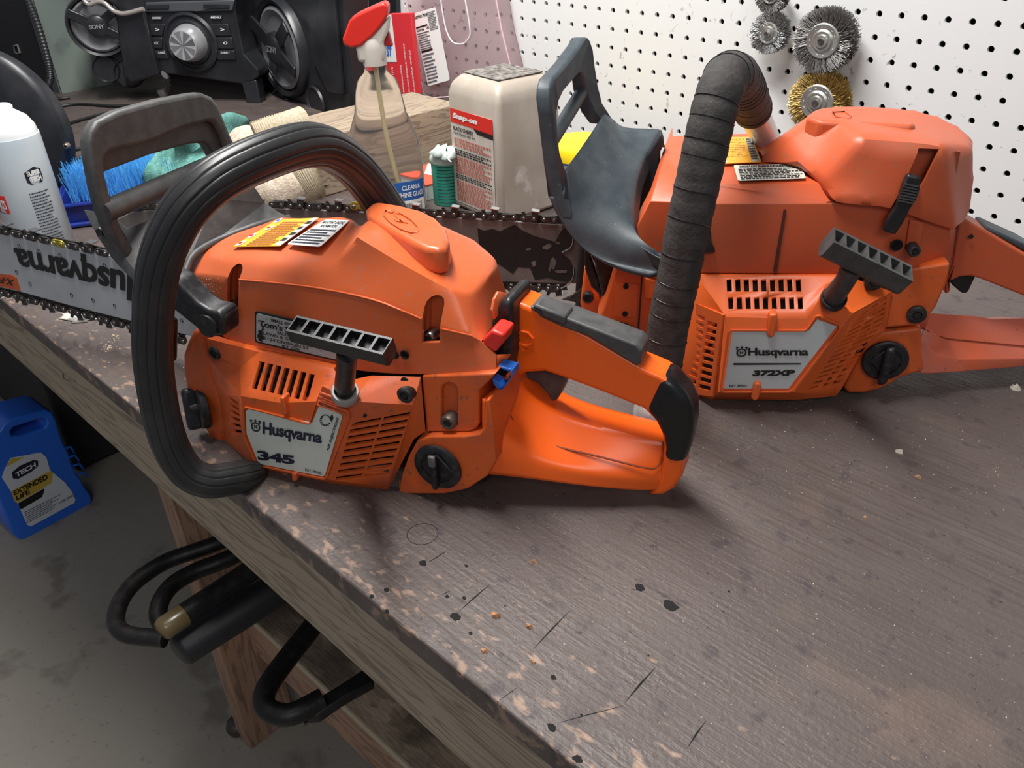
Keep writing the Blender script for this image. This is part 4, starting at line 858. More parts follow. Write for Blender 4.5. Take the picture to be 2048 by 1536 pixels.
pl = obj('name_plate', tprism(F2, [(1464, 664), (1612, 663), (1619, 659), (1634, 639), (1673, 653), (1577, 777), (1447, 777)], -.0292, -.0285), LBG, S2, sm=0)
m2 = mp2((1496, 711), (1617, 711), (1496, 695), (1617, 695), -.0294); texton(m2, 'Husqvarna', 0, 1, -.25, 1, BLKI, pl, bold=.035)
m2 = mp2((1470, 713), (1495, 713), (1472, 692), (1496, 692), -.0294); rawobj('crown_emblem', crown(m2, 0, 1, 0, 1), BLKI, pl)
m2 = mp2((1467, 730), (1601, 729), (1467, 726), (1602, 726), -.0294); rawobj('underline', qf(m2, 0, 1, 0, 1), BLKI, pl)
m2 = mp2((1504, 752), (1588, 751), (1508, 740), (1592, 739), -.0294); texton(m2, '372XP', 0, 1, 0, 1, BLKI, pl, bold=.06)
m2 = mp2((1459, 774), (1495, 773), (1459, 769), (1495, 769), -.0294); texton(m2, 'PAT. PEND.', 0, 1, 0, 1, BLKI, pl, bold=.02)
for q in ([(1539, 630), (1556, 628), (1550, 672), (1543, 678), (1535, 672)], [(1509, 768), (1520, 766), (1524, 772), (1518, 798), (1510, 804), (1502, 798)]): obj('clip_tab', tprism(F2, q, -.033, -.022), ORS2, S2, bev=.0018, seg=3)
obj('starter_wheel', lathe(p2(1530, 670, .006), F2.L, [(0, .048), (.006, .048)], 32), MATS['fan_metal'], S2)
ph, a_, b_, up_, nz_ = pull(F2, (1653, 486), (1808, 563), -.062, None, .0165, .0165, S2, GRG, 7, tilt=.3)
obj('handle_stem', tube([p2(1706, 532, -.058), p2(1690, 562, -.048), p2(1668, 592, -.030)], [.0078, .0070, .0080], 16), GRG, S2, sm=60)
obj('rope_collar', lathe(p2(1667, 598, -.030), p2(1706, 532, -.058)-p2(1667, 598, -.030), [(-.002, .0094), (.0025, .0094), (.0025, .0085), (.001, .008)], 20), BLK, S2, sm=40)
screw(F2, 1747, 563, -.008, .0065, S2, BLK, 'hex')
# rear body, tank and handle
obj('case_panel', tprism(F2, [(1783, 582), (1800, 560), (1824, 537), (1901, 526), (1895, 563), (1873, 613), (1852, 642), (1845, 650), (1768, 657)], .0, .04), ORS, S2, bev=.002, seg=3)
screw(F2, 1833, 628, -.001, .0072, S2, BLK, 'hex', name='bolt')
obj('fuel_tank', tprism(F2, [(1738, 679), (1764, 664), (1844, 655), (1846, 700), (1852, 742), (1800, 757), (1785, 768), (1760, 780), (1727, 788), (1695, 788), (1687, 776)], .003, .09), ORS, S2, bev=.005, seg=4, ang=40)
q2v = dict(a0=(1862, 626, .044), a1=(1953, 632, .050), a2=(1990, 639, .050), a3=(2048, 636, .052), a4=(2230, 655, .056), b0=(1850, 656, .030), b1=(1893, 676, .034), b2=(2048, 691, .040), b3=(2230, 712, .046),
    c0=(1843, 682, .004), c1=(1870, 711, .012), c2=(1917, 719, .020), c3=(2048, 717, .032), c4=(2230, 728, .042), d00=(1843, 747, .003), d0=(1870, 747, .008), d1=(1930, 743, .020), d2=(2048, 733, .034), d3=(2230, 742, .044))
obj('hand_guard_base', shell2(F2, q2v, ['a0 a1 b1 b0', 'a1 a2 b1', 'a2 a3 b2 b1', 'a3 a4 b3 b2', 'b0 b1 c1 c0', 'b1 c2 c1', 'b1 b2 c3 c2', 'b2 b3 c4 c3', 'c0 c1 d0 d00', 'c1 c2 d1 d0', 'c2 c3 d2 d1', 'c3 c4 d3 d2'], skirt=[('b0 a0 a1 a2 a3 a4', F2.L*.04+Vector((0, 0, -.02)))]),
    mat('orange_dusty_handle', (.78, .15, .06), .4, c2=(.62, .17, .11), sc_=20, c3=(.3, .08, .05), s3=150, t3=(.68, .74)), S2, solid=.003, bev=.004, seg=4, ang=10, sm=60)
obj('seam_line', tube([F2.p(*v)-F2.L*.0005 for v in ((1848, 657, .028), (1866, 668, .031), (1893, 676.5, .033), (2048, 691.5, .039), (2225, 712, .045))], .0005, 5), MATS['seam_shadow'], S2)
obj('rear_handle', tprism(F2, [(1913, 442), (1925, 432), (1967, 456), (2048, 504), (2150, 570), (2240, 640), (2225, 690), (2190, 662), (2048, 588), (1954, 551), (1936, 546), (1915, 548), (1897, 556), (1897, 578), (1886, 583), (1888, 560), (1900, 523)], .036, .062, .042), ORC2, S2, bev=.008, seg=5, ang=35, sm=60)
obj('throttle_lock', tprism(F2, [(1967, 458), (1974, 454), (2048, 487), (2150, 545), (2160, 570), (2048, 502), (1990, 472)], .042, .066), GRB, S2, bev=.002)
obj('throttle_trigger', tprism(F2, [(1897, 556), (1915, 546), (1936, 543), (1954, 549), (1938, 583), (1932, 588), (1924, 587), (1904, 570)], .046, .060), BLK, S2, bev=.003)
obj('handle_dimple', cyl(p2(1942, 473, .0335), -F2.L, .0018, .0006, 12), DRK, S2)
fc = p2(1770, 720, .001)
cap = obj('fuel_cap', lathe(fc, -F2.L, [(0, .0178), (.002, .0176), (.003, .0165), (.003, .012), (.0018, .0115)], 30), BLK, S2, sm=40)
obj('cap_lever', box(fc-F2.L*.006+Vector((0, 0, -.002)), (F2.B+Vector((0, 0, .35))).normalized()*.0075, F2.L*.007, Vector((0, 0, .034))), BLK, cap, bev=.003, seg=3)
obj('cap_insert', prism([fc-F2.L*.0034+F2.B*.013*math.cos(k*math.pi/2)+Vector((0, 0, .013*math.sin(k*math.pi/2))) for k in range(4)], F2.L*.002), BLK, cap, bev=.001)
# front case, oil cap, spikes
obj('front_case', tprism(F2, [(1236, 526), (1284, 543), (1340, 556), (1350, 700), (1330, 770), (1280, 770), (1230, 735), (1200, 690), (1190, 650), (1206, 620)], .012, .09), ORS2, S2, bev=.003, seg=3)
obj('case_seam', tprism(F2, [(1283, 545), (1286, 546), (1277, 680), (1273, 680)], .0112, .013), MATS['groove_shadow'], S2, sm=0)
obj('cover_patch', tprism(F2, [(1229, 567), (1278, 569), (1273, 637), (1225, 634)], .0108, .013), ORS2, S2, bev=.0006)
for x, y in ((1252, 573), (1250, 628)): screw(F2, x, y, .010, .0022, S2, DRK, 'hex', h=.001)
obj('front_fin', tprism(F2, [(1290, 556), (1312, 562), (1306, 600), (1288, 596)], .009, .012), ORS2, S2, bev=.001)
oc = p2(1236, 680, .010); cap = obj('oil_cap', lathe(oc, -F2.L, [(0, .0175), (.003, .0172), (.003, .012), (.002, .0115)], 26), BLK, S2, sm=40)
obj('cap_lever', box(oc-F2.L*.005, F2.B*.006, F2.L*.006, Vector((0, 0, .032))), BLK, cap, bev=.002)
obj('clutch_flange', tprism(F2, [(1169, 532), (1160, 608), (1165, 634), (1196, 647), (1208, 620), (1190, 590), (1180, 560)], .070, .09), ORS2, S2, bev=.003)
screw(F2, 1176, 594, .068, .0052, S2, BLK, 'hex'); screw(F2, 1181, 533, .06, .0045, S2, STL, 'hex')
obj('rubber_strap', tprism(F2, [(1174, 492), (1184, 520), (1196, 556), (1206, 590), (1206, 618), (1199, 620), (1198, 590), (1182, 575), (1170, 540), (1168, 505)], .055, .062), BLK, S2, bev=.002)
obj('intake_block', tprism(F2, [(1182, 500), (1238, 522), (1216, 585), (1204, 600), (1196, 560)], .045, .06), BLK, S2, bev=.004)
obj('bumper_spikes', tprism(F2, [(1166, 575), (1143, 592), (1124, 600), (1150, 604), (1152, 610), (1134, 621), (1154, 628), (1154, 640), (1150, 650), (1170, 655)], .085, .088), CHN, S2, bev=.0004)
# chain bar 2
B2T = .100
BAR2 = mat('dark_bar', (.19, .165, .15), .42, .2, c2=(.13, .11, .105), sc_=40)
br2 = obj('guide_bar', tprism(F2, [(1166, 452), (1000, 441), (850, 431), (684, 422), (547, 417), (380, 417), (300, 420), (262, 425), (230, 440), (214, 462), (214, 490), (232, 515), (300, 545), (1040, 565), (1166, 568)], B2T, B2T+.0045), BAR2, S2, bev=.0008)
dec = [(955, 456), (968, 462), (985, 458), (1000, 463), (1024, 452), (1030, 450), (1046, 462), (1068, 472), (1090, 478), (1110, 484), (1122, 462), (1135, 452), (1144, 462), (1146, 485), (1138, 500), (1124, 508), (1140, 520), (1148, 538), (1146, 556), (1135, 565), (1120, 562), (1096, 556), (1070, 560), (1060, 536), (1036, 534), (1026, 548), (1000, 530), (960, 515)]
obj('flaked_decal', tprism(F2, dec, B2T-.0004, B2T), BLKI, br2, sm=0)
for q in ([(1085, 494), (1098, 487), (1104, 492), (1095, 500), (1086, 498)], [(1097, 540), (1102, 518), (1108, 515), (1113, 524), (1108, 540), (1103, 536), (1099, 545)], [(1110, 542), (1134, 541), (1132, 546), (1114, 546)], [(1062, 525), (1070, 522), (1073, 529), (1067, 535)], [(1111, 485), (1120, 486), (1119, 489), (1112, 488)], [(1052, 498), (1062, 497), (1061, 500), (1053, 501)]):
    obj('bare_patch', tprism(F2, q, B2T-.0008, B2T), BAR2, br2, sm=0)
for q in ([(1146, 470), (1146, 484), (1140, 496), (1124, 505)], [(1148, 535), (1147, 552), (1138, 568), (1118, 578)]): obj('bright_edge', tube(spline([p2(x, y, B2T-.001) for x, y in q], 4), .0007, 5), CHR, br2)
obj('mount_plate', tprism(F2, [(1166, 448), (1200, 470), (1205, 600), (1168, 610), (1150, 590), (1152, 560), (1158, 500)], .088, .098), DRK, S2, bev=.003)
gg = chain(F2, (547, 407), (1150, 440), B2T+.002, 32, 1, br2, 1) + chain(F2, (262, 409), (530, 406), B2T+.002, 15, 1, br2, 0) + chain(F2, (840, 572), (1135, 575), B2T+.002, 17, -1, br2, 1)
A_, B_ = p2(547, 407, B2T), p2(1150, 440, B2T)
gold = obj('gold_link', tprism(F2, [(700, 408), (704, 404), (726, 405), (730, 409), (730, 417), (725, 422), (716, 418), (706, 421), (700, 417)], B2T-.0034, B2T-.002), GOLD, br2, bev=.0004)
for x in (707, 724): obj('rivet', lathe(p2(x, 413.5, B2T-.0034), -F2.L, [(0, .0022), (.001, .0014)], 8), MATS['rusty_bolt'], br2)
obj('saw_chain', join(*gg), CHN, S2, sm=0)
# front handle: cloth-taped and bare pipe ends
bt = [(1318, 762, -.057), (1326, 720, -.058), (1341, 628, -.059), (1357, 555, -.059), (1370, 482, -.058), (1388, 398, -.056), (1403, 330, -.053), (1417, 268, -.050), (1430, 215, -.046), (1442, 178, -.040), (1456, 153, -.026), (1472, 152, .0), (1486, 172, .040), (1498, 198, .070), (1506, 222, .088)]
W2 = spline([p2(*v) for v in bt], 8); rr = []; rw = random.Random(4); cum = 0; turns = []
for i, p in enumerate(W2):
    if i: cum += (W2[i]-W2[i-1]).length
    rr.append(.0150+.00022*math.sin(cum*500)+rw.uniform(-.0001, .0001)); turns.append(cum)
fh2 = obj('front_handle', tube(W2, rr, 28), CTAPE, S2, sm=70)
tg = []; ac = 0; nx = .006
for i in range(1, len(W2)):
    if turns[i] > nx:
        nx += rw.choice((.011, .013, .019, .022)); c = W2[i]; T = (W2[i]-W2[i-1]).normalized(); u, v = basis(T, F2.L); sl = rw.uniform(.1, .25)
        tg.append(tube([c+(u*math.cos(a)+v*math.sin(a))*(rr[i]+.0002)+T*math.cos(a+1)*.015*sl for a in [k*math.pi/14 for k in range(28)]], .0003, 5, close=True))
obj('tape_edge', join(*tg), MATS['black_tape'] if 'black_tape' in MATS else BLK, fh2, sm=60, kind='stuff')
PIPE = mat('scuffed_pipe', (.72, .69, .68), .25, .6)
obj('handle_pipe', tube(spline([p2(1506, 222, .088), p2(1518, 248, .098), p2(1534, 285, .108)], 5), .0115, 20), PIPE, S2, sm=60)
lo = [(1322, 745, -.0575), (1309, 785, -.062), (1299, 815, -.068), (1299, 834, -.072), (1315, 842, -.066), (1345, 846, -.055)]
obj('handle_pipe', tube(spline([p2(*v) for v in lo], 6), .0120, 20), PIPE, S2, sm=60)
obj('handle_socket', tprism(F2, [(1415, 468), (1420, 450), (1424, 490), (1432, 506), (1400, 508), (1404, 480)], -.004, .004), BLK, S2, bev=.002)
# hand guard 2
GS2 = F2.w(-.205, 0, 0)
def g2(x, y, ds=0): return onplane(x, y, GS2+F2.B*ds, F2.B)
def hoop2(out, inn, ds0, ds1):
    P = [g2(x, y, ds0) for x, y in out]+[g2(x, y, ds0) for x, y in reversed(inn)]; return prism(P, F2.B*(ds1-ds0))
o2 = [(1150, 440, -.002), (1130, 395, 0), (1116, 340, 0), (1109, 280, 0), (1104, 230, 0), (1101, 197, 0), (1102, 174, .004), (1108, 156, .012), (1134, 126, .050), (1160, 90, .094), (1168, 76, .106), (1176, 72, .108), (1183, 82, .110), (1188, 100, .112), (1191, 130, .112), (1197, 170, .112), (1207, 206, .112), (1230, 242, .114)]
i2 = [(1134, 347, .008), (1122, 305, .006), (1117, 265, .006), (1115, 225, .008), (1118, 204, .012), (1127, 184, .026), (1148, 160, .066), (1160, 147, .092), (1165, 147, .098), (1168, 158, .100), (1171, 180, .102), (1177, 205, .104), (1187, 226, .106), (1204, 250, .108)]
P_ = [F2.p(*v) for v in o2]+[F2.p(*v) for v in reversed(i2)]
gd2 = obj('hand_guard', prism(P_, -F2.B*.011), GRB, S2, bev=.003, seg=4)
obj('guard_strut', tube([F2.p(1177, 186, .104)-F2.B*.006, F2.p(1113, 292, .006)-F2.B*.006], .0055, 12), GRB, gd2, sm=60)
gv2 = dict(a=(1129, 394, .0), b=(1133, 343, .008), c=(1170, 285, .055), d=(1210, 228, .100), d2=(1228, 240, .108), e=(1243, 256, .114), f=(1285, 257, .118), g=(1320, 258, .120), h=(1290, 312, .082), i=(1275, 345, .055), j=(1268, 403, .024), k=(1266, 452, .002), l=(1285, 482, -.012), m=(1330, 508, -.022), n=(1330, 547, -.022), o=(1271, 536, -.014), p=(1222, 517, -.008), q=(1186, 492, -.004), r=(1150, 444, -.002))
obj('guard_shield', shell2(F2, gv2, ['a b c j k r', 'c d d2 e i j', 'e f h i', 'f g h', 'r k l q', 'q l m p', 'm n o p'], skirt=[('a r q p o n', -F2.B*.012), ('g h i j k l m', Vector((0, 0, -.014))+F2.B*.004)]), GRB, gd2, cr=(gv2, [('b c d', .7), ('g h i j k l m', .5)], .7, 3), solid=.004, sm=60)
obj('guard_hollow', tprism(F2, [(1322, 266), (1328, 285), (1327, 293), (1321, 300), (1320, 345), (1300, 400), (1272, 450), (1268, 420), (1276, 345), (1292, 312)], .085, .10, .085), mat('guard_inside', (.016, .018, .024), .6), gd2, bev=.002)  # solid dark block paints the dark inside of the curled guard
# ------------------------------------------------------------------ things behind the saws
def pxy(W): d = CR @ (Vector(W)-CP); return 1024+FPX*d.x/d.z, 768+FPX*d.y/d.z
def zat(b, py):
    lo, hi = -1.5, 1.0
    for _ in range(50):
        m_ = (lo+hi)/2
        if pxy((b[0], b[1], m_))[1] > py: lo = m_
        else: hi = m_
    return (lo+hi)/2
UP = Vector((0, 0, 1)); RIGHT = Vector((CR[0][0], CR[0][1], 0)).normalized()
def pxr(r, W): return r*(CR @ (Vector(W)-CP)).z/FPX      # pixel radius -> metres at W
# old timber block
tb = empty('timber_block', (-.56, -.24, 0), 'old grey weathered timber block lying under the red carton, pointing at the pegboard', 'timber')
a = zp(640, 397); b = zp(905, 318); d = (b-a).normalized(); n_ = Vector((-d.y, d.x, 0)); h_ = .080
q0, q1 = a-d*.10, b+d*.02
bm_rows = []
rt = random.Random(3)
def tim(q, w0):
    out = []
    for k in range(13):
        u = k/12*(.115+.080*1.0); 
        if u < h_: p = q+UP*u; j = -n_*rt.uniform(-.0012, .0012)*(k > 0)
        else: p = q+UP*h_+n_*(u-h_)*1.0; j = UP*rt.uniform(-.0008, .0008)
        out.append(p+j)
    out.append(q+n_*.115); return out
rows = [tim(q0+(q1-q0)*(i/40), 0) for i in range(41)]
V, Fc = gridm(rows, close=True); m0 = len(rows[0]); Fc += [tuple(range(m0)), tuple(range((len(rows)-1)*m0, len(rows)*m0))]
obj('timber', (V, Fc), TIMB, tb, bev=.002, sm=40)
for k in range(7):
    s0 = rt.uniform(.05, .8); L0 = rt.uniform(.08, .18); zz = rt.uniform(.012, .07); p = q0+(q1-q0)*s0; e = q0+(q1-q0)*min(s0+L0, .98)
    obj('split', prism([p+UP*zz-n_*.0012, (p+e)/2+UP*(zz+.0022)-n_*.0012, e+UP*(zz+.001)-n_*.0012, (p+e)/2+UP*(zz-.001)-n_*.0012], n_*.002), DRK, tb, sm=0)
# cotton gloves
COT = mat('cotton_knit', (.66, .56, .44), .95, c2=(.48, .38, .29), sc_=260, bump=1.0, bsc=420, c3=(.75, .66, .55), s3=90)
CUF = mat('ribbed_cuff', (.68, .60, .46), .95, c2=(.5, .42, .3), sc_=400, bump=.6, bsc=600)
def fuzzy(path, r, sq, nn=26, am=.12, seed=1):
    rr_ = random.Random(seed); V, Fc = tube(spline(path, 6), [x for x in spline([Vector((q, 0, 0)) for q in r], 6)] and [x.x for x in spline([Vector((q, 0, 0)) for q in r], 6)], nn, sq=sq, up=UP)
    c_ = [(rr_.uniform(40, 160), rr_.uniform(0, 6), rr_.uniform(0, 6)) for _ in range(5)]
    out = []
    for v in V:
        q = sum(math.sin(v.x*k+a_+v.z*60)*math.cos(v.y*k*.9+b_) for k, a_, b_ in c_)/5; out.append(v+Vector((q*.005, q*.004, q*.007)))
    return out, Fc
def zz(x, y, z): return zp(x, y, z)
g1 = empty('cotton_glove', zz(560, 405, 0), 'cream cotton work glove with fuzzy palm resting against the timber, cuff pointing right', 'glove', 'cream cotton gloves by the timber')
obj('palm', fuzzy([zz(480, 405, .05), zz(520, 392, .055), zz(560, 378, .062), zz(590, 362, .068)], [.016, .028, .031, .026], (1.0, .9), seed=3), COT, g1, sm=80, sub=1)
obj('finger', fuzzy([zz(570, 400, .040), zz(600, 398, .036), zz(618, 388, .036)], [.014, .012, .008], (1, .8), 16, seed=5), COT, g1, sm=80, sub=1)
cu = [zz(585, 368, .066), zz(602, 360, .070), zz(618, 352, .074), zz(632, 346, .076)]
obj('cuff', tube(spline(cu, 14), [.0222+.0020*(i % 2) for i in range(43)], 40, cap=False, sq=(1.25, .7), up=UP), CUF, g1, sm=40, solid=.002)
g2_ = empty('cotton_glove', zz(500, 300, 0), 'cream cotton work glove with its open ribbed cuff lying on top of the timber', 'glove', 'cream cotton gloves by the timber')
obj('palm', fuzzy([zz(455, 345, .05), zz(470, 318, .075), zz(495, 296, .092), zz(520, 280, .098)], [.012, .020, .024, .021], (1.2, .7), seed=8), COT, g2_, sm=80, sub=1)
cu = [zz(515, 283, .098), zz(545, 272, .102), zz(580, 262, .104), zz(607, 252, .104)]
obj('cuff', tube(spline(cu, 16), [.0196+.0020*(i % 2) for i in range(49)], 40, cap=False, sq=(1.15, .72), up=UP), CUF, g2_, sm=40, solid=.002)
# teal rag
TEAL = mat('teal_microfibre', (.13, .34, .30), .95, c2=(.08, .25, .22), sc_=90, bump=1.0, bsc=500, c3=(.25, .45, .4), s3=300)
rg = random.Random(9)
def rag(c00, c10, c01, c11, hgt, nx=30, ny=20, seed=2, z0=.004, zb=0):
    r_ = random.Random(seed); w_ = [(r_.uniform(3, 11), r_.uniform(3, 9), r_.uniform(0, 6)) for _ in range(7)]; A_, B_, C_, D_ = [zp(*c, zb) for c in (c00, c10, c01, c11)]; rows = []
    for j in range(ny+1):
        row = []
        for i in range(nx+1):
            u, v = i/nx, j/ny; e = min(u, 1-u, v, 1-v)*4; e = min(1, e)**.5
            q = sum(math.sin(a_*u+c_+2*math.sin(b_*v*.6))*math.cos(b_*v+c_) for a_, b_, c_ in w_)/3.2
            p = A_*(1-u)*(1-v)+B_*u*(1-v)+C_*(1-u)*v+D_*u*v; row.append(p+UP*(z0+hgt*e*(.65+.5*q))+Vector((q*.006, q*.006, 0)))
        rows.append(row)
    return gridm(rows)
rgr = empty('cleaning_rag', zp(370, 360), 'crumpled teal microfibre rag lying behind the blue brush', 'rag')
obj('cloth', rag((296, 436), (455, 415), (340, 372), (510, 296), .040, z0=.046), TEAL, rgr, solid=.003, sm=80)
(lambda *a, **k: None)('rolled_edge', fuzzy([zp(300, 350, .05), zp(318, 352, .052), zp(330, 338, .056), zp(322, 324, .06)], [.008, .012, .012, .008], (1, 1), 16, seed=4), TEAL, rgr, sm=80)
obj('plastic_wrapper', rag((368, 420), (450, 400), (395, 382), (455, 368), .026, 14, 10, 5, .086), mat('crinkled_film', (.6, .6, .62), .2, .3, alpha=.75), None, solid=.0004, sm=20, label='crumpled clear plastic wrapper on the teal rag behind the front saw handle', cat='wrapper')
# dustpan brush in a blue tray
TBa = zp(137, 456); FT = Fr(61, (TBa.x, TBa.y, 0)); NAVY = mat('blue_tray_plastic', (.012, .045, .36), .3, c2=(.02, .03, .2), sc_=20)
tray = empty('dustpan', FT.w(.09, .05, 0), 'dark blue plastic dustpan tray beside the spray can', 'dustpan')
th_ = .030; LL = .185
obj('pan_floor', prism([FT.w(0, 0, .002), FT.w(LL, 0, .002), FT.w(LL, .11, .002), FT.w(0, .11, .002)], UP*.003), NAVY, tray)
obj('pan_front', prism([FT.w(0, 0, .001), FT.w(LL, 0, .001), FT.w(LL, -.004, th_), FT.w(0, -.004, th_)], FT.L*.003), NAVY, tray, bev=.001)
obj('pan_side', prism([FT.w(0, 0, .001), FT.w(0, .11, .001), FT.w(-.006, .11, th_), FT.w(-.006, -.004, th_)], FT.B*.003), NAVY, tray, bev=.001)
obj('pan_back', prism([FT.w(0, .11, .001), FT.w(LL, .11, .001), FT.w(LL, .115, th_), FT.w(0, .115, th_)], FT.L*.003), NAVY, tray, bev=.001)
obj('pan_rim', tube([FT.w(LL, -.006, th_), FT.w(-.006, -.006, th_), FT.w(-.008, .115, th_)], .003, 8), NAVY, tray, sm=60)
obj('pan_foot', tube([FT.w(LL, -.004, .004), FT.w(-.003, -.004, .004)], .0035, 8), NAVY, tray, sm=60)
brs = empty('hand_brush', FT.w(.09, .05, .006), 'hand brush with bright blue bristles pointing up out of the dark blue dustpan', 'brush')
obj('brush_block', lbox(FT, .01, .14, .03, .085, .006, .028), NAVY, brs, bev=.005)
rb = random.Random(2); gs = []
for k in range(1500):
    s_, t_ = rb.uniform(.008, .142), rb.uniform(.022, .09); p = FT.w(s_, t_, .024); le = rb.uniform(.034, .046); lean = FT.B*(rb.gauss((s_-.075)*.8, .10))+FT.L*(rb.gauss((t_-.055)*2.5-.1, .14))
    e = p+(UP+lean).normalized()*le; w_ = .00055; gs.append(([p+FT.B*w_, p-FT.B*w_, p+FT.L*w_, e+FT.B*w_*.6, e-FT.B*w_*.6, e+FT.L*w_*.6], [(0, 1, 4, 3), (1, 2, 5, 4), (2, 0, 3, 5), (3, 4, 5)]))
obj('bristles', join(*gs), mat('blue_bristle', (.12, .52, .98), .5), brs, sm=0, kind='stuff')
# spray can, lower left
def cylmap(c, r, az0, az1, z0, z1):
    """(u,v)->cylinder wall; az in radians around c, increasing to the right as the camera sees it"""
    return lambda u, v, h=0: Vector((c[0]+(r+h)*math.cos(az0+(az1-az0)*u), c[1]+(r+h)*math.sin(az0+(az1-az0)*u), z0+(z1-z0)*v))
cr_ = .033; e0 = zp(150, 503); cc_ = e0-RIGHT*cr_; sc_z = zat(cc_+RIGHT*cr_*.95, 268); tz = sc_z+.024
sp = empty('aerosol_can', (cc_.x, cc_.y, 0), 'white and pale blue aerosol can standing behind the silver guide bar', 'aerosol can')
obj('can_body', lathe((cc_.x, cc_.y, 0), UP, [(0, cr_*.93), (.003, cr_), (sc_z-.004, cr_), (sc_z, cr_*.99)], 48), mat('pale_blue_tin', (.55, .64, .70), .35, c2=(.66, .72, .76), sc_=16), sp, sm=40)
obj('can_dome', lathe((cc_.x, cc_.y, sc_z), UP, [(0, cr_*.97), (.008, cr_*.94), (.018, cr_*.78), (.025, cr_*.50), (.027, cr_*.44), (.030, cr_*.46), (.032, cr_*.40)], 48), mat('white_can', (.78, .80, .82), .3), sp, sm=60)
camaz = math.atan2(CP.y-cc_.y, CP.x-cc_.x)
def canaz(px_, z):   # azimuth of the wall point seen at pixel column px_
    best = None
    for k in range(-90, 91, 2):
        a_ = camaz+math.radians(k); q = pxy((cc_.x+cr_*math.cos(a_), cc_.y+cr_*math.sin(a_), z))[0]
        if best is None or abs(q-px_) < best[0]: best = (abs(q-px_), a_)
    return best[1]
zb = zat(cc_, 355)
a0_, a1_ = canaz(56, zb), canaz(87, zb); mb = cylmap(cc_, cr_+.0002, a0_, a1_, zat(cc_+RIGHT*.02, 356), zat(cc_+RIGHT*.02, 324))
bd = obj('tech_badge', decal(mb, [(0, .18), (.18, 0), (.85, 0), (1, .25), (1, .80), (.62, 1), (.0, .75)], .0003), INK, sp, sm=0)
texton(mb, 'SUPER', .12, .92, .52, .82, WHT, bd, bold=.04, h=.0008); texton(mb, 'TECH', .22, .88, .15, .46, WHT, bd, bold=.04, h=.0008)
mb = cylmap(cc_, cr_+.0002, canaz(-30, zb), canaz(20, zb-.03), zat(cc_, 408), zat(cc_, 373)); bd = obj('red_band', decal(mb, [(k/8, 0) for k in range(9)]+[(k/8, 1) for k in range(8, -1, -1)], .0003), RED, sp, sm=0); texton(mb, 'PARTS', .35, .95, .25, .75, WHT, bd, bold=.03, h=.0008)
mb = cylmap(cc_, cr_+.0002, canaz(50, zb), canaz(112, zb-.04), zat(cc_+RIGHT*.02, 480), zat(cc_+RIGHT*.02, 368)); rawobj('printed_text', printlines(mb, 0, 1, 0, 1, 20, .0004, .35), INK, sp)
# round black disc leaning at the left
FD = Fr(38, CP+ray(-25, 265)*1.066); RD = .104
dk_ = empty('round_black_cover', FD.O-UP*RD, 'large round black plastic disc standing on edge behind the aerosol can', 'disc')
obj('disc', lathe(FD.O+FD.L*.02, -FD.L, [(0, RD), (.012, RD), (.016, RD*.985), (.020, RD*.93), (.024, RD*.6)], 64), mat('satin_black', (.016, .018, .022), .38, c2=(.03, .03, .035), sc_=40), dk_, sm=50)
screw(FD, 133, 292, .0, .0035, dk_, mat('disc_screw', (.3, .22, .18), .4, .6), 'cross')
# metal cabinet and corrugated hose
cb = empty('metal_cabinet', (-1.7, -.19, 0), 'grey green metal cabinet standing at the far left end of the bench', 'cabinet')
GGR = mat('grey_green_metal', (.20, .24, .215), .45, c2=(.13, .16, .15), sc_=7, c3=(.08, .09, .09), s3=14, t3=(.55, .75))
obj('side_panel', abox(-1.515, -1.510, -.385, -.01, 0, .75), GGR, cb); obj('front_frame', abox(-1.545, -1.510, -.388, -.384, 0, .75), mat('grey_edge_metal', (.10, .11, .12), .5), cb)
obj('dark_front', abox(-2.3, -1.545, -.384, -.37, 0, .75), mat('black_metal', (.006, .006, .007), .6), cb); obj('latch', tube([yp(x, y, -.386) for x, y in ((28, 92), (35, 90), (40, 105), (36, 108), (30, 104))], .002, 6, close=True), GGR, cb)
hp = [CP+ray(x, y)*1.62 for x, y in ((50, -20), (62, 15), (76, 50), (88, 90), (97, 125), (101, 150), (99, 165), (94, 176), (90, 190))]; hs_ = spline(hp, 16)
obj('corrugated_hose', tube(hs_, [.0068 if i % 3 else .0052 for i in range(len(hs_))], 14), mat('hose_black', (.03, .03, .034), .4), None, sm=25, label='black corrugated hose hanging in front of the grey green cabinet', cat='hose')
# cables
CAB = mat('cable_black', (.012, .012, .013), .45)
for nm, pts, lab in (('cable', [(122, 212), (160, 208), (220, 212), (262, 212), (300, 218)], 'black cable crossing the bench below the left speaker'), ('cable', [(120, 252), (150, 243), (190, 232), (230, 224), (270, 226), (330, 225)], 'black cable passing behind the hand guard top'),
                     ('cable', [(110, 198), (125, 197), (140, 195)], 'short black cable end by the cabinet foot'), ('cable', [(120, 302), (145, 300), (165, 296), (240, 285), (300, 270)], 'black cable behind the disc screw'), ('cable', [(120, 318), (145, 317), (168, 314), (250, 300)], 'lowest black cable left of the hand guard')):
    obj(nm, tube(spline([zp(x, y, .0032) for x, y in pts], 6), .0028, 8), CAB, None, sm=60, label=lab, cat='cable', group='black cables at the back of the bench')
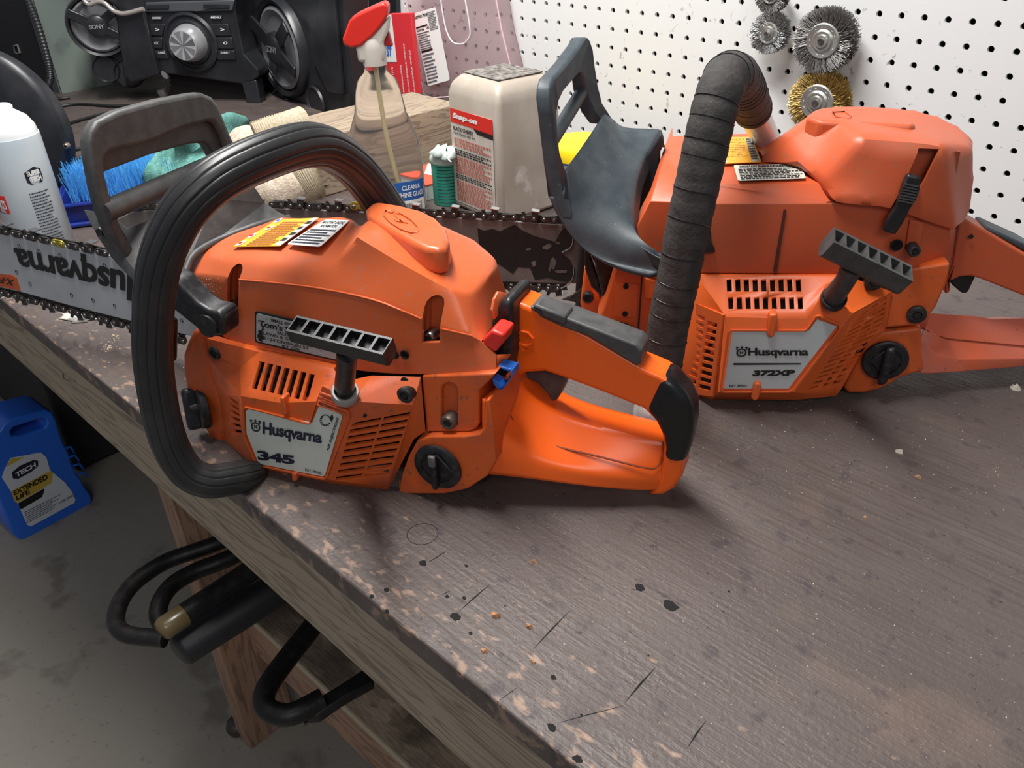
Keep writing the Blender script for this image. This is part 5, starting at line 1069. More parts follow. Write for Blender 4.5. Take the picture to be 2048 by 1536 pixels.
# ---- stereo
O0 = CP+ray(375, 85)*1.56; FRC = Fr(34, O0)
bx = empty('stereo', (O0.x, O0.y, 0), 'black home stereo with two round speakers and a big silver volume knob', 'stereo')
BLP = mat('stereo_black', (.014, .015, .018), .32, c2=(.025, .026, .03), sc_=20); BLG = mat('stereo_grey', (.07, .075, .085), .35); SIL = mat('silver_knob', (.85, .86, .88), .3, .7); MGL = mat('speaker_ring_grey', (.17, .17, .18), .42)
pc = FRC.p
obj('centre_body', tprism(FRC, [(287, 24), (290, -30), (470, -40), (470, 20), (488, 108), (517, 140), (517, 153), (506, 162), (482, 168), (318, 146), (303, 110)], .0, .14), BLP, bx, bev=.003)
obj('top_strip', tprism(FRC, [(289, 25), (291, 5), (468, 0), (464, 22)], -.006, .0), BLG, bx, bev=.002)
for x0, y0, x1, y1 in ((292, 10, 337, 19), (406, 9, 458, 18)): obj('button', tprism(FRC, [(x0, y0), (x1, y0-1), (x1, y1-1), (x0, y1)], -.009, -.006), BLP, bx, bev=.001)
for x0, y0, x1, y1, s_ in ((304, 32, 323, 39, 'FUNCTION'), (421, 31, 443, 38, 'MENU')):
    q = obj('button', tprism(FRC, [(x0, y0), (x1, y0), (x1, y1), (x0, y1)], -.004, .0), BLG, bx, bev=.0008); texton(facing(quadmap(pc(x0+1, y1-1, -.0045), pc(x1-1, y1-1, -.0045), pc(x0+1, y0+2, -.0045))), s_, 0, 1, 0, 1, WHT, q)
for pts in ([(298, 48), (330, 48), (324, 72), (301, 72)], [(417, 48), (455, 48), (462, 72), (428, 72)], [(301, 75), (324, 75), (324, 98), (306, 98)], [(430, 75), (463, 75), (468, 98), (432, 98)], [(308, 101), (328, 101), (338, 118), (314, 118)], [(432, 101), (468, 101), (472, 120), (434, 120)]): obj('button', tprism(FRC, pts, -.004, .0), BLP, bx, bev=.0015)
for x, y, s_ in ((309, 86, '<<'), (447, 86, 'o'), (311, 59, '>'), (441, 59, '>')): texton(facing(quadmap(pc(x, y+3, -.005), pc(x+8, y+3, -.005), pc(x, y-3, -.005))), s_, 0, 1, 0, 1, WHT, bx)
texton(facing(quadmap(pc(441, 107, -.005), pc(459, 107, -.005), pc(441, 103, -.005))), 'TUNING +', 0, 1, 0, 1, WHT, bx); texton(facing(quadmap(pc(314, 107, -.005), pc(330, 107, -.005), pc(314, 103, -.005))), '- TUNING', 0, 1, 0, 1, WHT, bx)
kc = pc(384, 84, -.001); R_ = pxr(55, kc)
kb = obj('knob_ring', lathe(kc, -FRC.L, [(0, R_*1.02), (.005, R_*1.02), (.008, R_*.93), (.004, R_*.86), (.004, R_*.80), (.009, R_*.74), (.006, R_*.68)], 48), BLP, bx, sm=30)
kn = obj('volume_knob', lathe(kc, -FRC.L, [(0, R_*.66), (.016, R_*.62), (.022, R_*.60), (.034, R_*.52), (.036, R_*.50)], 48), SIL, bx, sm=30)
for k in range(8): obj('sheen_wedge', prism([kc-FRC.L*.0362, kc-FRC.L*.0364+(FRC.B*math.cos(k*math.pi/4)+UP*math.sin(k*math.pi/4))*R_*.48, kc-FRC.L*.0364+(FRC.B*math.cos(k*math.pi/4+.5)+UP*math.sin(k*math.pi/4+.5))*R_*.48], -FRC.L*.0003), mat('knob_sheen_%d' % k, (.35+.05*(k*3 % 8),)*3, .3, .85), kn, sm=0)  # wedges of differing grey paint a sheen on the knob face
obj('gap_block', tprism(FRC, [(330, 140), (500, 160), (520, 262), (495, 255), (340, 190)], .03, .13), DRK, bx); obj('support_leg', tprism(FRC, [(483, 165), (512, 160), (530, 250), (505, 252)], .0, .03), BLG if False else BLP, bx, bev=.002)  # first piece is a dark block painting the black gap under the centre
for k in range(6): obj('vent_slat', tprism(FRC, [(470, 205+k*6), (492, 203+k*6), (493, 206+k*6), (470, 208+k*6)], .02, .03), BLG, bx)
obj('bezel', tube(spline([pc(x, y, -.02) for x, y in ((160, -20), (168, 0), (178, 9), (188, 6), (200, 3), (212, 8), (222, 18), (234, 25), (252, 27), (287, 18))], 5), .0042, 8), mat('champagne_trim', (.55, .50, .46), .3, .5), bx, sm=60)
obj('bezel_body', tprism(FRC, [(230, 26), (287, 20), (300, 80), (318, 150), (262, 168), (246, 150), (240, 100), (234, 60)], -.012, .10), BLP, bx, bev=.004)
def speaker(fr, cx, cy, rp, ports, par, txt, bars):
    c = fr.p(cx, cy, 0); R2 = pxr(rp, c); L_ = fr.L
    sp_ = obj('speaker_frame', lathe(c+L_*.01, -L_, [(0, R2*1.04), (.012, R2*1.04), (.022, R2*.98), (.020, R2*.90), (.006, R2*.84)], 56), BLP, par, sm=40)
    obj('speaker_cone', lathe(c-L_*.004, -L_, [(-.001, R2*.85), (.003, R2*.85), (.006, R2*.78), (.0, R2*.66), (-.02, R2*.34), (-.022, R2*.30), (-.012, R2*.16), (-.006, R2*.02)], 56), MGL, sp_, sm=50)
    for a0, w0, l0 in bars:
        d_ = fr.B*math.cos(a0)+UP*math.sin(a0); s_ = fr.B*-math.sin(a0)+UP*math.cos(a0)
        obj('speaker_bar', prism([c-L_*.012+s_*R2*w0*1.2, c-L_*.012-s_*R2*w0*1.2, c-L_*.018+d_*R2*l0-s_*R2*w0, c-L_*.018+d_*R2*l0+s_*R2*w0], -L_*.006), BLP, sp_, bev=.002)
    hb = obj('speaker_hub', lathe(c-L_*.010, -L_, [(0, R2*.36), (.010, R2*.34), (.012, R2*.28)], 24), BLP, sp_, sm=40)
    mpq = facing(quadmap(c-L_*.0228-fr.B*R2*.24-UP*R2*.07, c-L_*.0228+fr.B*R2*.24-UP*R2*.07, c-L_*.0228-fr.B*R2*.24+UP*R2*.07)); texton(mpq, txt, 0, 1, 0, 1, mat('logo_silver', (.6, .6, .62), .3, .6) if 'logo_silver' not in MATS else MATS['logo_silver'], sp_, bold=.02)
    for x, y, rq in ports:
        pcn = fr.p(x, y, .0); rr2 = pxr(rq, pcn); po = obj('port', lathe(pcn+L_*.012, -L_, [(0, rr2*.5), (.0, rr2*.8), (.012, rr2), (.016, rr2*1.12), (.012, rr2*1.2)], 28), BLP, par, sm=50)
        obj('port_dome', lathe(pcn+L_*.012, -L_, [(0, rr2*.7), (.004, rr2*.6), (.008, rr2*.35), (.009, rr2*.05)], 24), MGL, po, sm=60)
SRc = CP+ray(565, 96)*1.56; FSR = Fr(-6, SRc)
obj('right_box', tprism(FSR, [(478, -60), (684, -60), (690, 60), (706, 214), (560, 262), (522, 262), (505, 160), (480, 60)], .004, .055), BLP, bx, bev=.004)
obj('right_baffle', tprism(FSR, [(640, -40), (664, -40), (684, 190), (655, 185), (625, 120)], -.004, .004), BLP, bx, bev=.002)
speaker(FSR, 565, 96, 92, ((564, 212, 30), (632, 206, 28)), bx, 'SONY', ((1.2-.6, .13, .95), (2.6, .15, .95), (-.4, .12, .95), (-1.9, .14, .5)))
SLc = CP+ray(196, 50)*1.57; FSL = Fr(58, SLc)
obj('left_box', tprism(FSL, [(150, -60), (152, 30), (172, 80), (192, 115), (196, 135), (222, 166), (260, 178), (310, 150), (300, -60)], .004, .10), BLP, bx, bev=.004)
speaker(FSL, 197, 50, 58, ((212, 138, 22), (258, 146, 24)), bx, 'SONY', ((.6, .13, .95), (2.6, .15, .95), (-.5, .12, .95)))
bk = obj('black_board', prism([yp(668, -30, -.012), yp(790, -30, -.012), yp(800, 195, -.012), yp(700, 205, -.012)], Vector((0, .010, 0))), mat('black_board', (.012, .014, .018), .5), None, label='black board leaning against the pegboard beside the stereo', cat='board')
obj('bag_foot', fuzzy([zp(322, 190, .01), zp(335, 180, .02), zp(336, 160, .05), zp(330, 148, .07)], [.012, .007, .006, .008], (1, .5), 12), mat('grey_tape_scrap', (.06, .055, .055), .6), bx, sm=60)
# ------------------------------------------------------------------ bottles and boxes by the pegboard
CLR = mat('clear_pet', (.95, .94, .93), .12, trans=.96, c3=(.84, .81, .78), s3=30, t3=(.45, .8)); CLR.node_tree.nodes['Principled BSDF'].inputs['IOR'].default_value = 1.12
PNK = mat('pink_clear', (.93, .80, .82), .10, trans=.94); PNK.node_tree.nodes['Principled BSDF'].inputs['IOR'].default_value = 1.08
# red carton and clear jug standing on the timber
TZ = .081
FJ2 = Fr(-4, (-.70, -.045, TZ))
def boxpx(fr, pts, t0, t1, m, par, name, **k): return obj(name, tprism(fr, pts, t0, t1), m, par, **k)
jb = empty('drink_jug', (-.60, -.03, TZ), 'large clear plastic jug with pink tint and a white nutrition label by the pegboard', 'jug')
FJ = Fr(2, (-.60, -.040, 0))
jpts = [(806, -40), (985, -40), (1003, 60), (1022, 138), (1018, 160), (990, 178), (960, 188), (868, 196), (846, 190), (835, 130), (820, 60)]
obj('jug_body', tprism(FJ, jpts, .0, .034), PNK, jb, bev=.006, seg=4, sm=60)
obj('jug_rim', tube([FJ.p(x, y, -.001) for x, y in ((806, -40), (820, 60), (835, 130), (846, 190), (868, 196), (960, 188), (1018, 160), (1022, 138), (1003, 60), (985, -40))], .0012, 8), mat('pink_edge', (.72, .50, .54), .3), jb)
obj('handle_recess', tube(spline([FJ.p(x, y, -.002) for x, y in ((880, -10), (886, 30), (893, 62), (905, 84), (925, 88), (938, 76), (940, 60), (934, 20), (928, -10))], 5), .0014, 8), mat('bright_edge_plastic', (.75, .72, .74), .15), jb, sm=60)
mp = facing(quadmap(FJ.p(857, 172, -.004), FJ.p(900, 160, -.004), FJ.p(824, 28, -.004), d=FJ.p(871, 14, -.004)))
nl_ = obj('nutrition_label', decal(mp, rrect(0, 1, 0, 1, .06, .03), .0006), WHT, jb, sm=0)
texton(mp, 'Nutrition Facts', .05, .62, .92, .97, BLKI, nl_, bold=.03, h=.001); rawobj('label_rule', join(qf(mp, .05, .55, .795, .815, .001), qf(mp, .05, .55, .46, .49, .001)), BLKI, nl_); texton(mp, 'Calories   140', .05, .6, .75, .785, BLKI, nl_, bold=.03, h=.001)
rawobj('printed_text', printlines(mp, .05, .55, .50, .74, 8, .001), INK, nl_); rawobj('printed_text', printlines(mp, .05, .55, .03, .45, 9, .001), INK, nl_); rawobj('printed_text', printlines(mp, .62, .96, .72, .97, 12, .001), INK, nl_); rawobj('barcode', barcode(sub(mp, .62, .95, .08, .34), 0, 1, 0, 1), BLKI, nl_)
cn = empty('red_carton', (-.75, -.06, TZ), 'red and white cardboard carton standing on the timber behind the spray bottle', 'carton')
FC_ = Fr(-4, (-.66, -.085, 0))
obj('carton_body', tprism(FC_, [(745, 40), (780, 27), (822, 26), (825, 70), (838, 188), (792, 193), (770, 196), (745, 192)], .0, .008), mat('carton_red', (.70, .035, .045), .45), cn, bev=.001)
obj('carton_white', tprism(FC_, [(772, 31), (782, 29), (793, 124), (772, 124)], -.0006, .0), WHT, cn, sm=0)
def vtext(s_, x0, y0, x1, y1, w_, t=-.001):
    a, b = FC_.p(x0, y0, t), FC_.p(x1, y1, t); n2 = (b-a).cross(FC_.L).normalized(); n2 = n2 if n2.dot(RIGHT) < 0 else -n2
    mpv = facing(quadmap(a, b, a+n2*w_)); texton(mpv, s_, 0, 1, 0, 1, WHT, cn, bold=.02)
vtext('VEHICLE SOLUTIONS', 810, 188, 803, 130, .0040); vtext('SOLUCIONES PARA SU VEHICULO', 821, 188, 809, 87, .0040); vtext('SOLUTIONS POUR VEHICULE', 832, 188, 821, 101, .0040); vtext('AUTOMOTIVE', 793, 192, 786, 134, .0045)
texton(facing(quadmap(FC_.p(774, 112, -.0012), FC_.p(784, 112, -.0012), FC_.p(773, 92, -.0012))), 'ST', 0, 1, 0, 1, BLU, cn, bold=.04)
# spray bottle
sbc = zp(782, 424); 
def rr_at(z, pxl): return pxr(pxl, (sbc.x, sbc.y, z))
zs = [zat(sbc, y) for y in (428, 330, 290, 262, 225, 185, 160, 146, 136, 122)]
rs_ = [rr_at(z, q) for z, q in zip(zs, (72, 74, 74, 66, 52, 46, 40, 26, 22, 22))]
zs[0] = .001
sb = empty('spray_bottle', (sbc.x, sbc.y, 0), 'clear plastic spray bottle with red and white trigger head, nearly empty', 'spray bottle')
prof = [(zs[0], rs_[0]*.94), (zs[0]+.004, rs_[0])]+[(z, r) for z, r in zip(zs[1:], rs_[1:])]
SQ = (.62, 1)
obj('bottle', lathe((sbc.x, sbc.y, 0), UP, prof, 40, sq=SQ, up=Vector((CR[0][0], CR[0][1], 0)).cross(UP) if False else RIGHT), CLR, sb, sm=60)
def ovmap(c, ra, rb, az0, az1, z0, z1):
    F_ = UP.cross(RIGHT); F_ = F_ if F_.dot(CP-Vector(c)) > 0 else -F_
    def g_(u, v, h=0):
        a = az0+(az1-az0)*u; return Vector((c[0], c[1], z0+(z1-z0)*v))+RIGHT*(ra+h)*math.sin(a)+F_*(rb+h)*math.cos(a)
    return g_
ab = basis(UP, RIGHT)
# which axis did the lathe squash?  a=UP x RIGHT, so sq[0] is front/back: keep the map consistent
RA, RB = rs_[1]*SQ[1], rs_[1]*SQ[0]
zl0, zl1 = zat(sbc, 415), zat(sbc, 352)
mb = ovmap(sbc, RA+.0012, RB+.0012, .25, 1.25, .004, zl1); lb_ = obj('blue_label', decal(sub(mb, 0, 1, .45, 1), [(k/8, 0) for k in range(9)]+[(k/8, 1) for k in range(8, -1, -1)], .0004), mat('label_blue', (.02, .12, .42), .4), sb, sm=0)
texton(mb, 'CLEAN &', .2, .8, .76, .90, WHT, lb_, bold=.02, h=.001); texton(mb, 'SHINE GLASS', .08, .92, .55, .70, WHT, lb_, bold=.02, h=.001)
lw_ = obj('white_label', decal(sub(mb, 0, 1, 0, .45), [(k/8, 0) for k in range(9)]+[(k/8, 1) for k in range(8, -1, -1)], .0004), WHT, sb, sm=0); rawobj('barcode', barcode(mb, .25, .85, .03, .36), BLKI, lw_)
mb = ovmap(sbc, RA+.0010, RB+.0010, -1.1, -.35, zat(sbc, 400), zat(sbc, 300)); rawobj('printed_text', printlines(mb, 0, 1, .2, 1, 9, .0003, .35), INK, sb)
nk = Vector((sbc.x, sbc.y, zs[-1])); q = pxr(22, nk)
obj('dip_tube', tube(spline([nk+UP*.01, nk+RIGHT*.002-UP*.05, nk+RIGHT*.006-UP*.10, Vector((sbc.x, sbc.y, .01))+RIGHT*.018], 5), .0028, 8), mat('yellowed_tube', (.66, .55, .28), .4), sb, sm=60)
obj('screw_collar', lathe(nk-UP*.004, UP, [(0, q*1.08), (.018, q*1.12), (.026, q*1.05)]+[(.030, q*.9)], 28), mat('off_white_plastic', (.62, .58, .52), .4), sb, sm=40)
def hp_(x, y, d=0): return onplane(x, y, nk+VN*d, VN)
VN = Vector((CR[2][0], CR[2][1], 0)).normalized()
def hprism(pts, d0, d1): return prism([hp_(x, y, 0)+VN*d0 for x, y in pts], VN*(d1-d0))
obj('head_body', hprism([(718, 122), (770, 122), (772, 96), (768, 84), (778, 60), (780, 30), (750, 62), (712, 92), (716, 104)], -.011, .011), MATS['off_white_plastic'], sb, bev=.004, seg=3)
obj('head_cap', hprism([(690, 86), (688, 74), (693, 62), (702, 36), (716, 26), (750, 10), (770, 2), (778, 8), (778, 28), (764, 50), (748, 68), (725, 88), (706, 92)], -.0135, .0135), RED, sb, bev=.005, seg=4)
obj('trigger', hprism([(768, 84), (776, 56), (784, 84), (787, 92), (772, 92)], -.006, .006), mat('dark_red', (.35, .02, .02), .35), sb, bev=.002)
# rectangular soap bottle with a shop label
k0 = zp(1003, 452); FB = Fr(-7, (k0.x, k0.y, 0)); hS = zat(k0, 186)
SOAP = mat('grimy_white_plastic', (.54, .485, .42), .5, c2=(.42, .36, .295), sc_=14, c3=(.78, .76, .72), s3=18, t3=(.6, .7), bump=.1)
wS = .100; dS = .100
so = empty('soap_bottle', FB.w(-wS/2, dS/2, 0), 'grimy white rectangular plastic soap bottle with a red topped label', 'bottle')
def ring(ds, z, sh=0): return [FB.w(-wS+ds, ds, z), FB.w(-ds, ds, z), FB.w(-ds, dS-ds, z), FB.w(-wS+ds, dS-ds, z)]
rows = [ring(.002, 0), ring(0, .006), ring(.0005, hS*.45), ring(0, hS*.90), ring(.004, hS), ring(.014, hS+.008), ring(.024, hS+.009)]
V = [p for r in rows for p in r]; Fc = [(i*4+k, i*4+(k+1) % 4, (i+1)*4+(k+1) % 4, (i+1)*4+k) for i in range(len(rows)-1) for k in range(4)]+[(3, 2, 1, 0), tuple(range(24, 28))]
obj('bottle_body', (V, Fc), SOAP, so, bev=.007, seg=4, ang=25, sm=60)
obj('grime', prism([FB.w(-wS+.014, .016, hS+.0085), FB.w(-.016, .015, hS+.0085), FB.w(-.014, dS-.016, hS+.0085), FB.w(-wS+.016, dS-.018, hS+.0085)], UP*.0012), mat('black_grime', (.07, .065, .06), .9, c2=(.30, .27, .24), sc_=160, bump=.8), so, bev=.001)
mp = facing(quadmap(FB.w(-wS+.007, -.0005, hS*.06), FB.w(-.010, -.0005, hS*.06), FB.w(-wS+.007, -.0005, hS*.80)))
sl = obj('soap_label', decal(mp, rrect(0, 1, 0, 1, .05, .02), .0004), mat('stained_label', (.62, .56, .50), .6, c2=(.5, .44, .38), sc_=60), so, sm=0)
rd = obj('red_header', decal(sub(mp, 0, 1, .86, 1), [(0, 0), (.52, 0), (.62, -.06), (1, -.1), (1, 1), (0, 1)], .0007), RED, sl, sm=0); texton(mp, 'Snap-on', .06, .66, .895, .965, WHT, sl, bold=.06, shear=.2, h=.0012)
obj('black_tab', decal(sub(mp, .55, 1, .80, .858), [(0, 1), (.2, .2), (1, 0), (1, .9)], .0007), BLKI, sl, sm=0); texton(mp, 'BLACK CHERRY', .06, .56, .785, .825, BLKI, sl, bold=.03, h=.001); texton(mp, 'Hand Cleaner with Grit', .06, .60, .745, .77, BLKI, sl, h=.001)
REDI = mat('red_ink', (.50, .12, .08), .5)
rawobj('printed_text', printlines(mp, .07, .95, .62, .72, 3, .001), REDI, sl); rawobj('printed_text', printlines(mp, .07, .95, .53, .60, 3, .001), BLKI, sl); rawobj('printed_text', printlines(mp, .07, .95, .34, .52, 7, .001), REDI, sl); rawobj('printed_text', printlines(mp, .07, .95, .27, .33, 3, .001), BLKI, sl); rawobj('printed_text', printlines(mp, .07, .95, .03, .26, 9, .001), REDI, sl)
# small red and white box
bA = zp(855, 402); FX = Fr(82, (bA.x, bA.y, 0)); hb_ = zat(bA, 372)
bxx = empty('small_box', FX.w(0, .04, 0), 'small white box with an orange red lid and white tag behind the spray bottle', 'box')
obj('box_body', lbox(FX, .0, .085, .0, .075, 0, hb_), mat('box_white', (.70, .72, .70), .6), bxx, bev=.0008); lidm = mat('box_lid', (.78, .10, .05), .45)
obj('box_lid', lbox(FX, -.0005, .0855, -.0005, .0755, hb_-.001, hb_+.0015), lidm, bxx, bev=.0005); tg_ = obj('box_tag', prism([zp(x, y, hb_+.0017) for x, y in ((849, 347), (856, 327), (893, 338), (890, 352), (858, 350))], UP*.0004), WHT, bxx, sm=0)
texton(facing(quadmap(zp(862, 346, hb_+.0024), zp(886, 350, hb_+.0024), zp(864, 335, hb_+.0024))), 'BLUE', 0, 1, 0, 1, BLU, tg_, h=.0002)
# green tub with a torn foil lid
gc = zp(897, 404); rG = .0195; gz = zat(gc, 322)
gt = empty('green_tub', (gc.x, gc.y, 0), 'green striped round tub with a torn white lid left of the soap bottle', 'tub')
obj('tub_body', lathe((gc.x, gc.y, 0), UP, [(0, rG*.94), (.002, rG), (gz, rG*1.02)], 32), mat('tub_green', (.03, .40, .28), .35), gt, sm=40)
for k in range(12): obj('stripe', tube([Vector((gc.x+(rG+.0002)*math.cos(a), gc.y+(rG+.0002)*math.sin(a), .006+k*gz/13)) for a in [camaz+.2+math.radians(q) for q in range(-80, 60, 8)]], .0005, 5), INK, gt)
obj('tub_lid', lathe((gc.x, gc.y, gz), UP, [(0, rG*1.05), (.004, rG*1.10), (.007, rG*1.06), (.010, rG*.98), (.013, rG*.92)], 32), mat('frosted_lid', (.58, .72, .66), .4), gt, sm=40)
obj('torn_foil', rag((866, 318), (905, 330), (868, 300), (910, 305), .012, 10, 8, 3, .003, gz+.013), mat('foil_pale', (.62, .74, .68), .5), gt, solid=.0006, sm=30)
# yellow lidded tub by the board
yc = zp(1165, 352); yz = .030
yt = empty('yellow_tub', (yc.x, yc.y, 0), 'round tub with a yellow lid and blue rim line, behind the rear saw guard', 'tub')
obj('tub_body', lathe((yc.x, yc.y, 0), UP, [(0, .05), (yz, .052)], 36), WHT, yt, sm=40); obj('blue_line', lathe((yc.x, yc.y, yz), UP, [(0, .0535), (.003, .0535)], 36), BLU, yt, sm=40)
obj('yellow_lid', lathe((yc.x, yc.y, yz+.003), UP, [(0, .0545), (.010, .0545), (.016, .052), (.018, .045)], 36), mat('bright_yellow', (.90, .68, .01), .4), yt, sm=40)
# paper scrap under the bar
obj('paper_scrap', rag((140, 648), (196, 640), (132, 628), (204, 634), .006, 12, 6, 7, .001), mat('paper_cream', (.72, .68, .56), .7, c2=(.5, .5, .48), sc_=80), None, solid=.0004, sm=20, label='torn cream paper scrap on the bench under the silver guide bar', cat='paper')
# ------------------------------------------------------------------ wire wheel brushes hanging on the pegboard
def wheel(px_, py_, rp, hubp, mw, label, seed, yoff=-.030, dark=None):
    c = yp(px_, py_, yoff); R_ = pxr(rp, c)*1.06; H = R_*hubp; r_ = random.Random(seed); V, Fc = [], []
    e = empty('wire_wheel_brush', (c.x, c.y, c.z-R_), label, 'wire brush', 'wire wheel brushes on the pegboard')
    N_ = int(2600*min(1, (rp/60)**1.2)); lay = .008*rp/60
    for k in range(N_):
        a = r_.uniform(0, 2*math.pi); L0 = R_*r_.uniform(.90, 1.02); d_ = Vector((math.cos(a), 0, math.sin(a))); t_ = Vector((-math.sin(a), 0, math.cos(a))); yy = r_.uniform(-lay, lay); b0 = len(V); w_ = .00042
        n_seg = 5
        for i in range(n_seg+1):
            q = i/n_seg; p = c+d_*(H*.8+(L0-H*.8)*q)+t_*(r_.uniform(-.0011, .0011)*(i > 0)+q*q*.004)+Vector((0, yy*(1+q*.8)+r_.uniform(-.0008, .0008), 0)); V += [p+t_*w_, p-t_*w_, p+Vector((0, -w_, 0))]
            if i:
                for j in range(3): Fc.append((b0+(i-1)*3+j, b0+(i-1)*3+(j+1) % 3, b0+i*3+(j+1) % 3, b0+i*3+j))
    rawobj('wire_bristles', (V, Fc), mw, e, kind='stuff')
    Y = Vector((0, -1, 0)); obj('hub_plate', lathe(c+Vector((0, lay*.9, 0)), Y, [(0, H), (lay*2+.001, H), (lay*2+.0025, H*.93), (lay*2+.0015, H*.66), (lay*2+.0035, H*.55), (lay*2+.0030, H*.40), (lay*2+.0055, H*.33), (lay*2+.005, H*.2)], 36), mat('zinc_hub', (.52, .53, .50), .35, .8, c2=(.4, .4, .38), sc_=60) if 'zinc_hub' not in MATS else MATS['zinc_hub'], e, sm=30)
    obj('hub_bore', cyl(c-Vector((0, lay+.0045, 0)), Y, H*.18, .003, 16), STL, e, sm=40)
    for k in range(14):
        a = k*2*math.pi/14; obj('stamped_mark', box(c+Vector((math.cos(a)*H*.80, -lay-.0026, math.sin(a)*H*.80)), Vector((-math.sin(a), 0, math.cos(a)))*H*.10, Vector((0, .0003, 0)), Vector((math.cos(a), 0, math.sin(a)))*H*.08), WHT, e, sm=0) if k % 3 else None
    obj('peg_hook', tube([c+Vector((0, -lay-.006, 0)), c+Vector((0, .022, 0)), c+Vector((0, .031, .0))], .0022, 8), STL, e, sm=60)
SW = mat('steel_wire', (.42, .42, .42), .35, .85); SWD = mat('dark_steel_wire', (.30, .29, .28), .4, .8); BW = mat('brass_wire', (.50, .35, .12), .38, .8)
wheel(1541, 65, 37, .52, SW, 'small steel wire wheel brush, left of the large dark wheel', 1)
wheel(1652, 80, 58, .55, SWD, 'largest dark steel wire wheel brush on the pegboard', 2)
wheel(1640, 202, 56, .58, BW, 'brassy gold wire wheel brush lowest on the pegboard behind the rear saw', 3)
wheel(1546, -12, 33, .5, SWD, 'dark wire wheel brush cut off by the top edge of the picture', 4)
# ------------------------------------------------------------------ under and in front of the bench
IRON = mat('black_iron', (.014, .013, .013), .45, .3, c2=(.035, .03, .028), sc_=70, t2=(.5, .75), bump=.3, bsc=200)
def Z(x, y, z=-.30): return zp(x, y, z)
obj('bent_bar', tube(spline([Z(500, 1055), Z(440, 1084), Z(390, 1102), Z(330, 1124), Z(275, 1160), Z(245, 1195), Z(232, 1230), Z(236, 1256), Z(258, 1270), Z(300, 1275), Z(330, 1278)], 6), .0095, 14), IRON, None, sm=60, label='outermost black steel bar with a hooked end, under the bench front', cat='bar')
obj('bent_bar', tube(spline([Z(520, 1085, -.31), Z(450, 1120, -.31), Z(390, 1143, -.31), Z(345, 1170, -.31), Z(320, 1205, -.31), Z(318, 1240, -.315), Z(345, 1262, -.32)], 6), .010, 14), IRON, None, sm=60, label='second black hooked bar, between the outer bar and the thick cylinder', cat='bar')
tl = empty('black_cylinder_tool', Z(350, 1300, -.33), 'thick black cylindrical tool with a rounded end, poking out under the bench', 'tool')
obj('cylinder', tube([Z(352, 1304, -.33), Z(356, 1301, -.33), Z(364, 1296, -.33), Z(560, 1175, -.33)], [.010, .0175, .0205, .0205], 24), mat('matt_black', (.012, .013, .015), .5), tl, sm=60)
obj('tool_tab', prism([Z(405, 1288, -.35), Z(440, 1262, -.35), Z(452, 1275, -.35), Z(425, 1287, -.35)], UP*.006), IRON, tl)
og = empty('tipped_tool', Z(330, 1257, -.30), 'black round tool with an olive brown rounded tip, lying on the thick black cylinder', 'tool')
obj('olive_tip', tube([Z(316, 1265, -.29), Z(320, 1262, -.29), Z(328, 1257, -.29), Z(368, 1230, -.29)], [.005, .0105, .0130, .0130], 20), mat('olive_grip', (.14, .10, .04), .3, coat=.4), og, sm=60)
obj('shaft', tube([Z(368, 1230, -.29), Z(520, 1130, -.29)], .0128, 20), IRON, og, sm=60)
obj('bent_bar', tube(spline([Z(650, 1215, -.30), Z(618, 1262, -.30), Z(572, 1320, -.30), Z(537, 1370, -.30), Z(527, 1404, -.30), Z(545, 1425, -.30), Z(585, 1428, -.30), Z(645, 1398, -.30)], 7), .0110, 14), IRON, None, sm=60, label='black hooked bar in front of the chipboard shelf, nearest the viewer', cat='bar')
cl = empty('claw_bar', Z(640, 1420, -.31), 'flat ended black pry bar resting against the nearest hooked bar', 'pry bar')
obj('bar_shank', prism([Z(730, 1352, -.31), Z(752, 1378, -.31), Z(690, 1412, -.31), Z(640, 1448, -.315), Z(609, 1450, -.315), Z(608, 1434, -.315), Z(640, 1412, -.31), Z(680, 1385, -.31)], UP*.012), IRON, cl, bev=.003)
obj('olive_edge', tube([Z(598, 1428, -.31), Z(612, 1448, -.31)], .002, 6), STL, cl)
obj('caster', lathe(zp(478, 1462, FZ+.0), UP, [(0, .008), (.004, .016), (.014, .019), (.024, .016), (.03, .006)], 20), mat('caster_dark', (.05, .04, .035), .4), None, sm=60, label='small dark round foot on the floor beside the bench leg', cat='foot')
# blue jug on the floor
a = zp(40, 1083, FZ); b = zp(188, 1003, FZ); FK = Fr(math.degrees(math.atan2((b-a).y, (b-a).x)), (a.x, a.y, 0)); kp = FK.p
jg = empty('coolant_jug', FK.w(.08, .05, FZ), 'blue plastic gallon jug with a yellow, black and white label standing on the floor', 'jug')
JB = mat('jug_blue', (.025, .15, .72), .35)
jo = [(0, 862), (10, 846), (30, 836), (90, 820), (104, 824), (113, 840), (122, 872), (130, 892), (138, 905), (143, 925), (152, 945), (162, 960), (170, 975), (182, 990), (186, 1003), (176, 1016), (60, 1076), (40, 1081), (26, 1068), (14, 1040), (-30, 940), (-20, 880)]
jk = obj('jug_body', tprism(FK, jo, .0, .10), JB, jg, bev=.012, seg=5, sm=60, ang=40)
boolcut(jk, [tprism(FK, [(24, 872), (22, 862), (28, 855), (80, 838), (92, 838), (95, 846), (90, 856), (40, 872)], -.02, .12, .0)])
for k in range(4): obj('grip_rib', tube([kp(128+k*9, 898+k*17, .004), kp(140+k*9, 893+k*17, .004), kp(148+k*9, 905+k*16, .02)], .003, 8), JB, jg, sm=60)
lp = [(4, 955), (10, 938), (22, 916), (82, 905), (93, 915), (100, 940), (112, 950), (130, 965), (145, 985), (151, 1000), (148, 1006), (62, 1053), (55, 1050), (30, 995)]
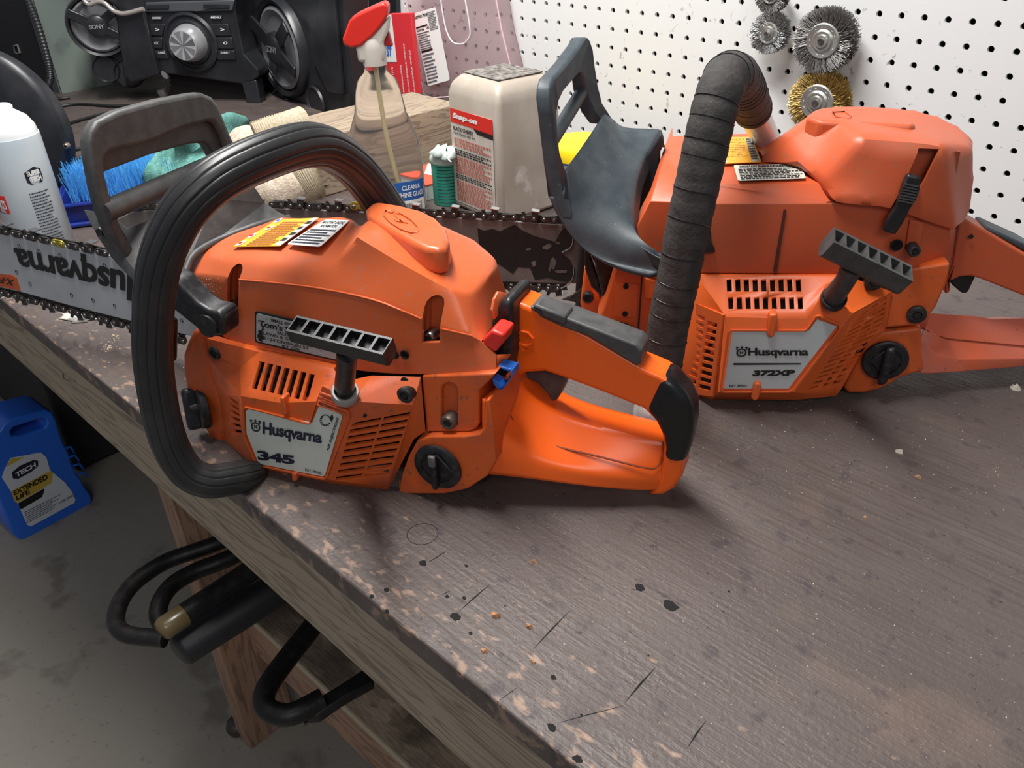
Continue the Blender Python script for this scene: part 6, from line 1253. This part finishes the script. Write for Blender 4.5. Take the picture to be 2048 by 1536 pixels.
lj = obj('jug_label', tprism(FK, lp, -.0012, .0), mat('jug_label_white', (.66, .70, .74), .5), jg, sm=0)
obj('label_badge', tprism(FK, [(24, 945), (40, 932), (68, 920), (76, 922), (76, 932), (62, 944), (36, 958), (26, 957)], -.0022, -.001), INK, lj, sm=0)
mp = facing(quadmap(kp(32, 955, -.0024), kp(72, 933, -.0024), kp(30, 946, -.0024), d=kp(70, 924, -.0024))); texton(mp, 'TECH', 0, 1, 0, 1, WHT, lj, bold=.03)
obj('label_yellow', tprism(FK, [(22, 983), (100, 942), (106, 944), (102, 966), (86, 976), (34, 1006), (30, 1004)], -.0018, -.001), mat('jug_yellow', (.62, .42, .06), .5), lj, sm=0)
mp = facing(quadmap(kp(28, 991, -.0024), kp(96, 958, -.0024), kp(26, 982, -.0024), d=kp(93, 948, -.0024))); texton(mp, 'EXTENDED', 0, 1, 0, 1, BLKI, lj, bold=.03)
mp = facing(quadmap(kp(33, 1001, -.0024), kp(60, 987, -.0024), kp(31, 992, -.0024), d=kp(58, 978, -.0024))); texton(mp, 'LIFE', 0, 1, 0, 1, BLKI, lj, bold=.03)
obj('label_black', tprism(FK, [(36, 1007), (88, 977), (88, 984), (84, 994), (44, 1018), (40, 1018)], -.0018, -.001), BLKI, lj, sm=0)
obj('label_corner', tprism(FK, [(12, 934), (22, 918), (48, 914), (30, 925)], -.0018, -.001), MATS['jug_yellow'], lj, sm=0)
mp = facing(quadmap(kp(55, 1046, -.0022), kp(110, 1016, -.0022), kp(48, 1022, -.0022), d=kp(122, 985, -.0022))); rawobj('printed_text', printlines(mp, 0, 1, .0, 1, 7, .0003, .3), INK, lj)
mp = facing(quadmap(kp(119, 1009, -.0022), kp(148, 993, -.0022), kp(119, 1003, -.0022), d=kp(148, 987, -.0022))); texton(mp, '1 GAL (3.78 L)', 0, 1, 0, 1, INK, lj)
# added dark box for the darkness under the bench, behind the jug
obj('gloom_box', abox(-2.1, -1.5, -.62, -.2, FZ, -.30), mat('crate_dark', (.02, .018, .018), .7), None, bev=.01, label='added dark box standing in for the darkness under the bench behind the blue jug', cat='crate')
obj('bent_nail', tube(spline([yp(126, 748, ey(-.4)+.002), yp(128, 757, ey(-.4)-.001), yp(140, 762, ey(-.4)-.001), yp(149, 761, ey(-.4)+.002)], 4), .0008, 6), STL, wb, sm=60)
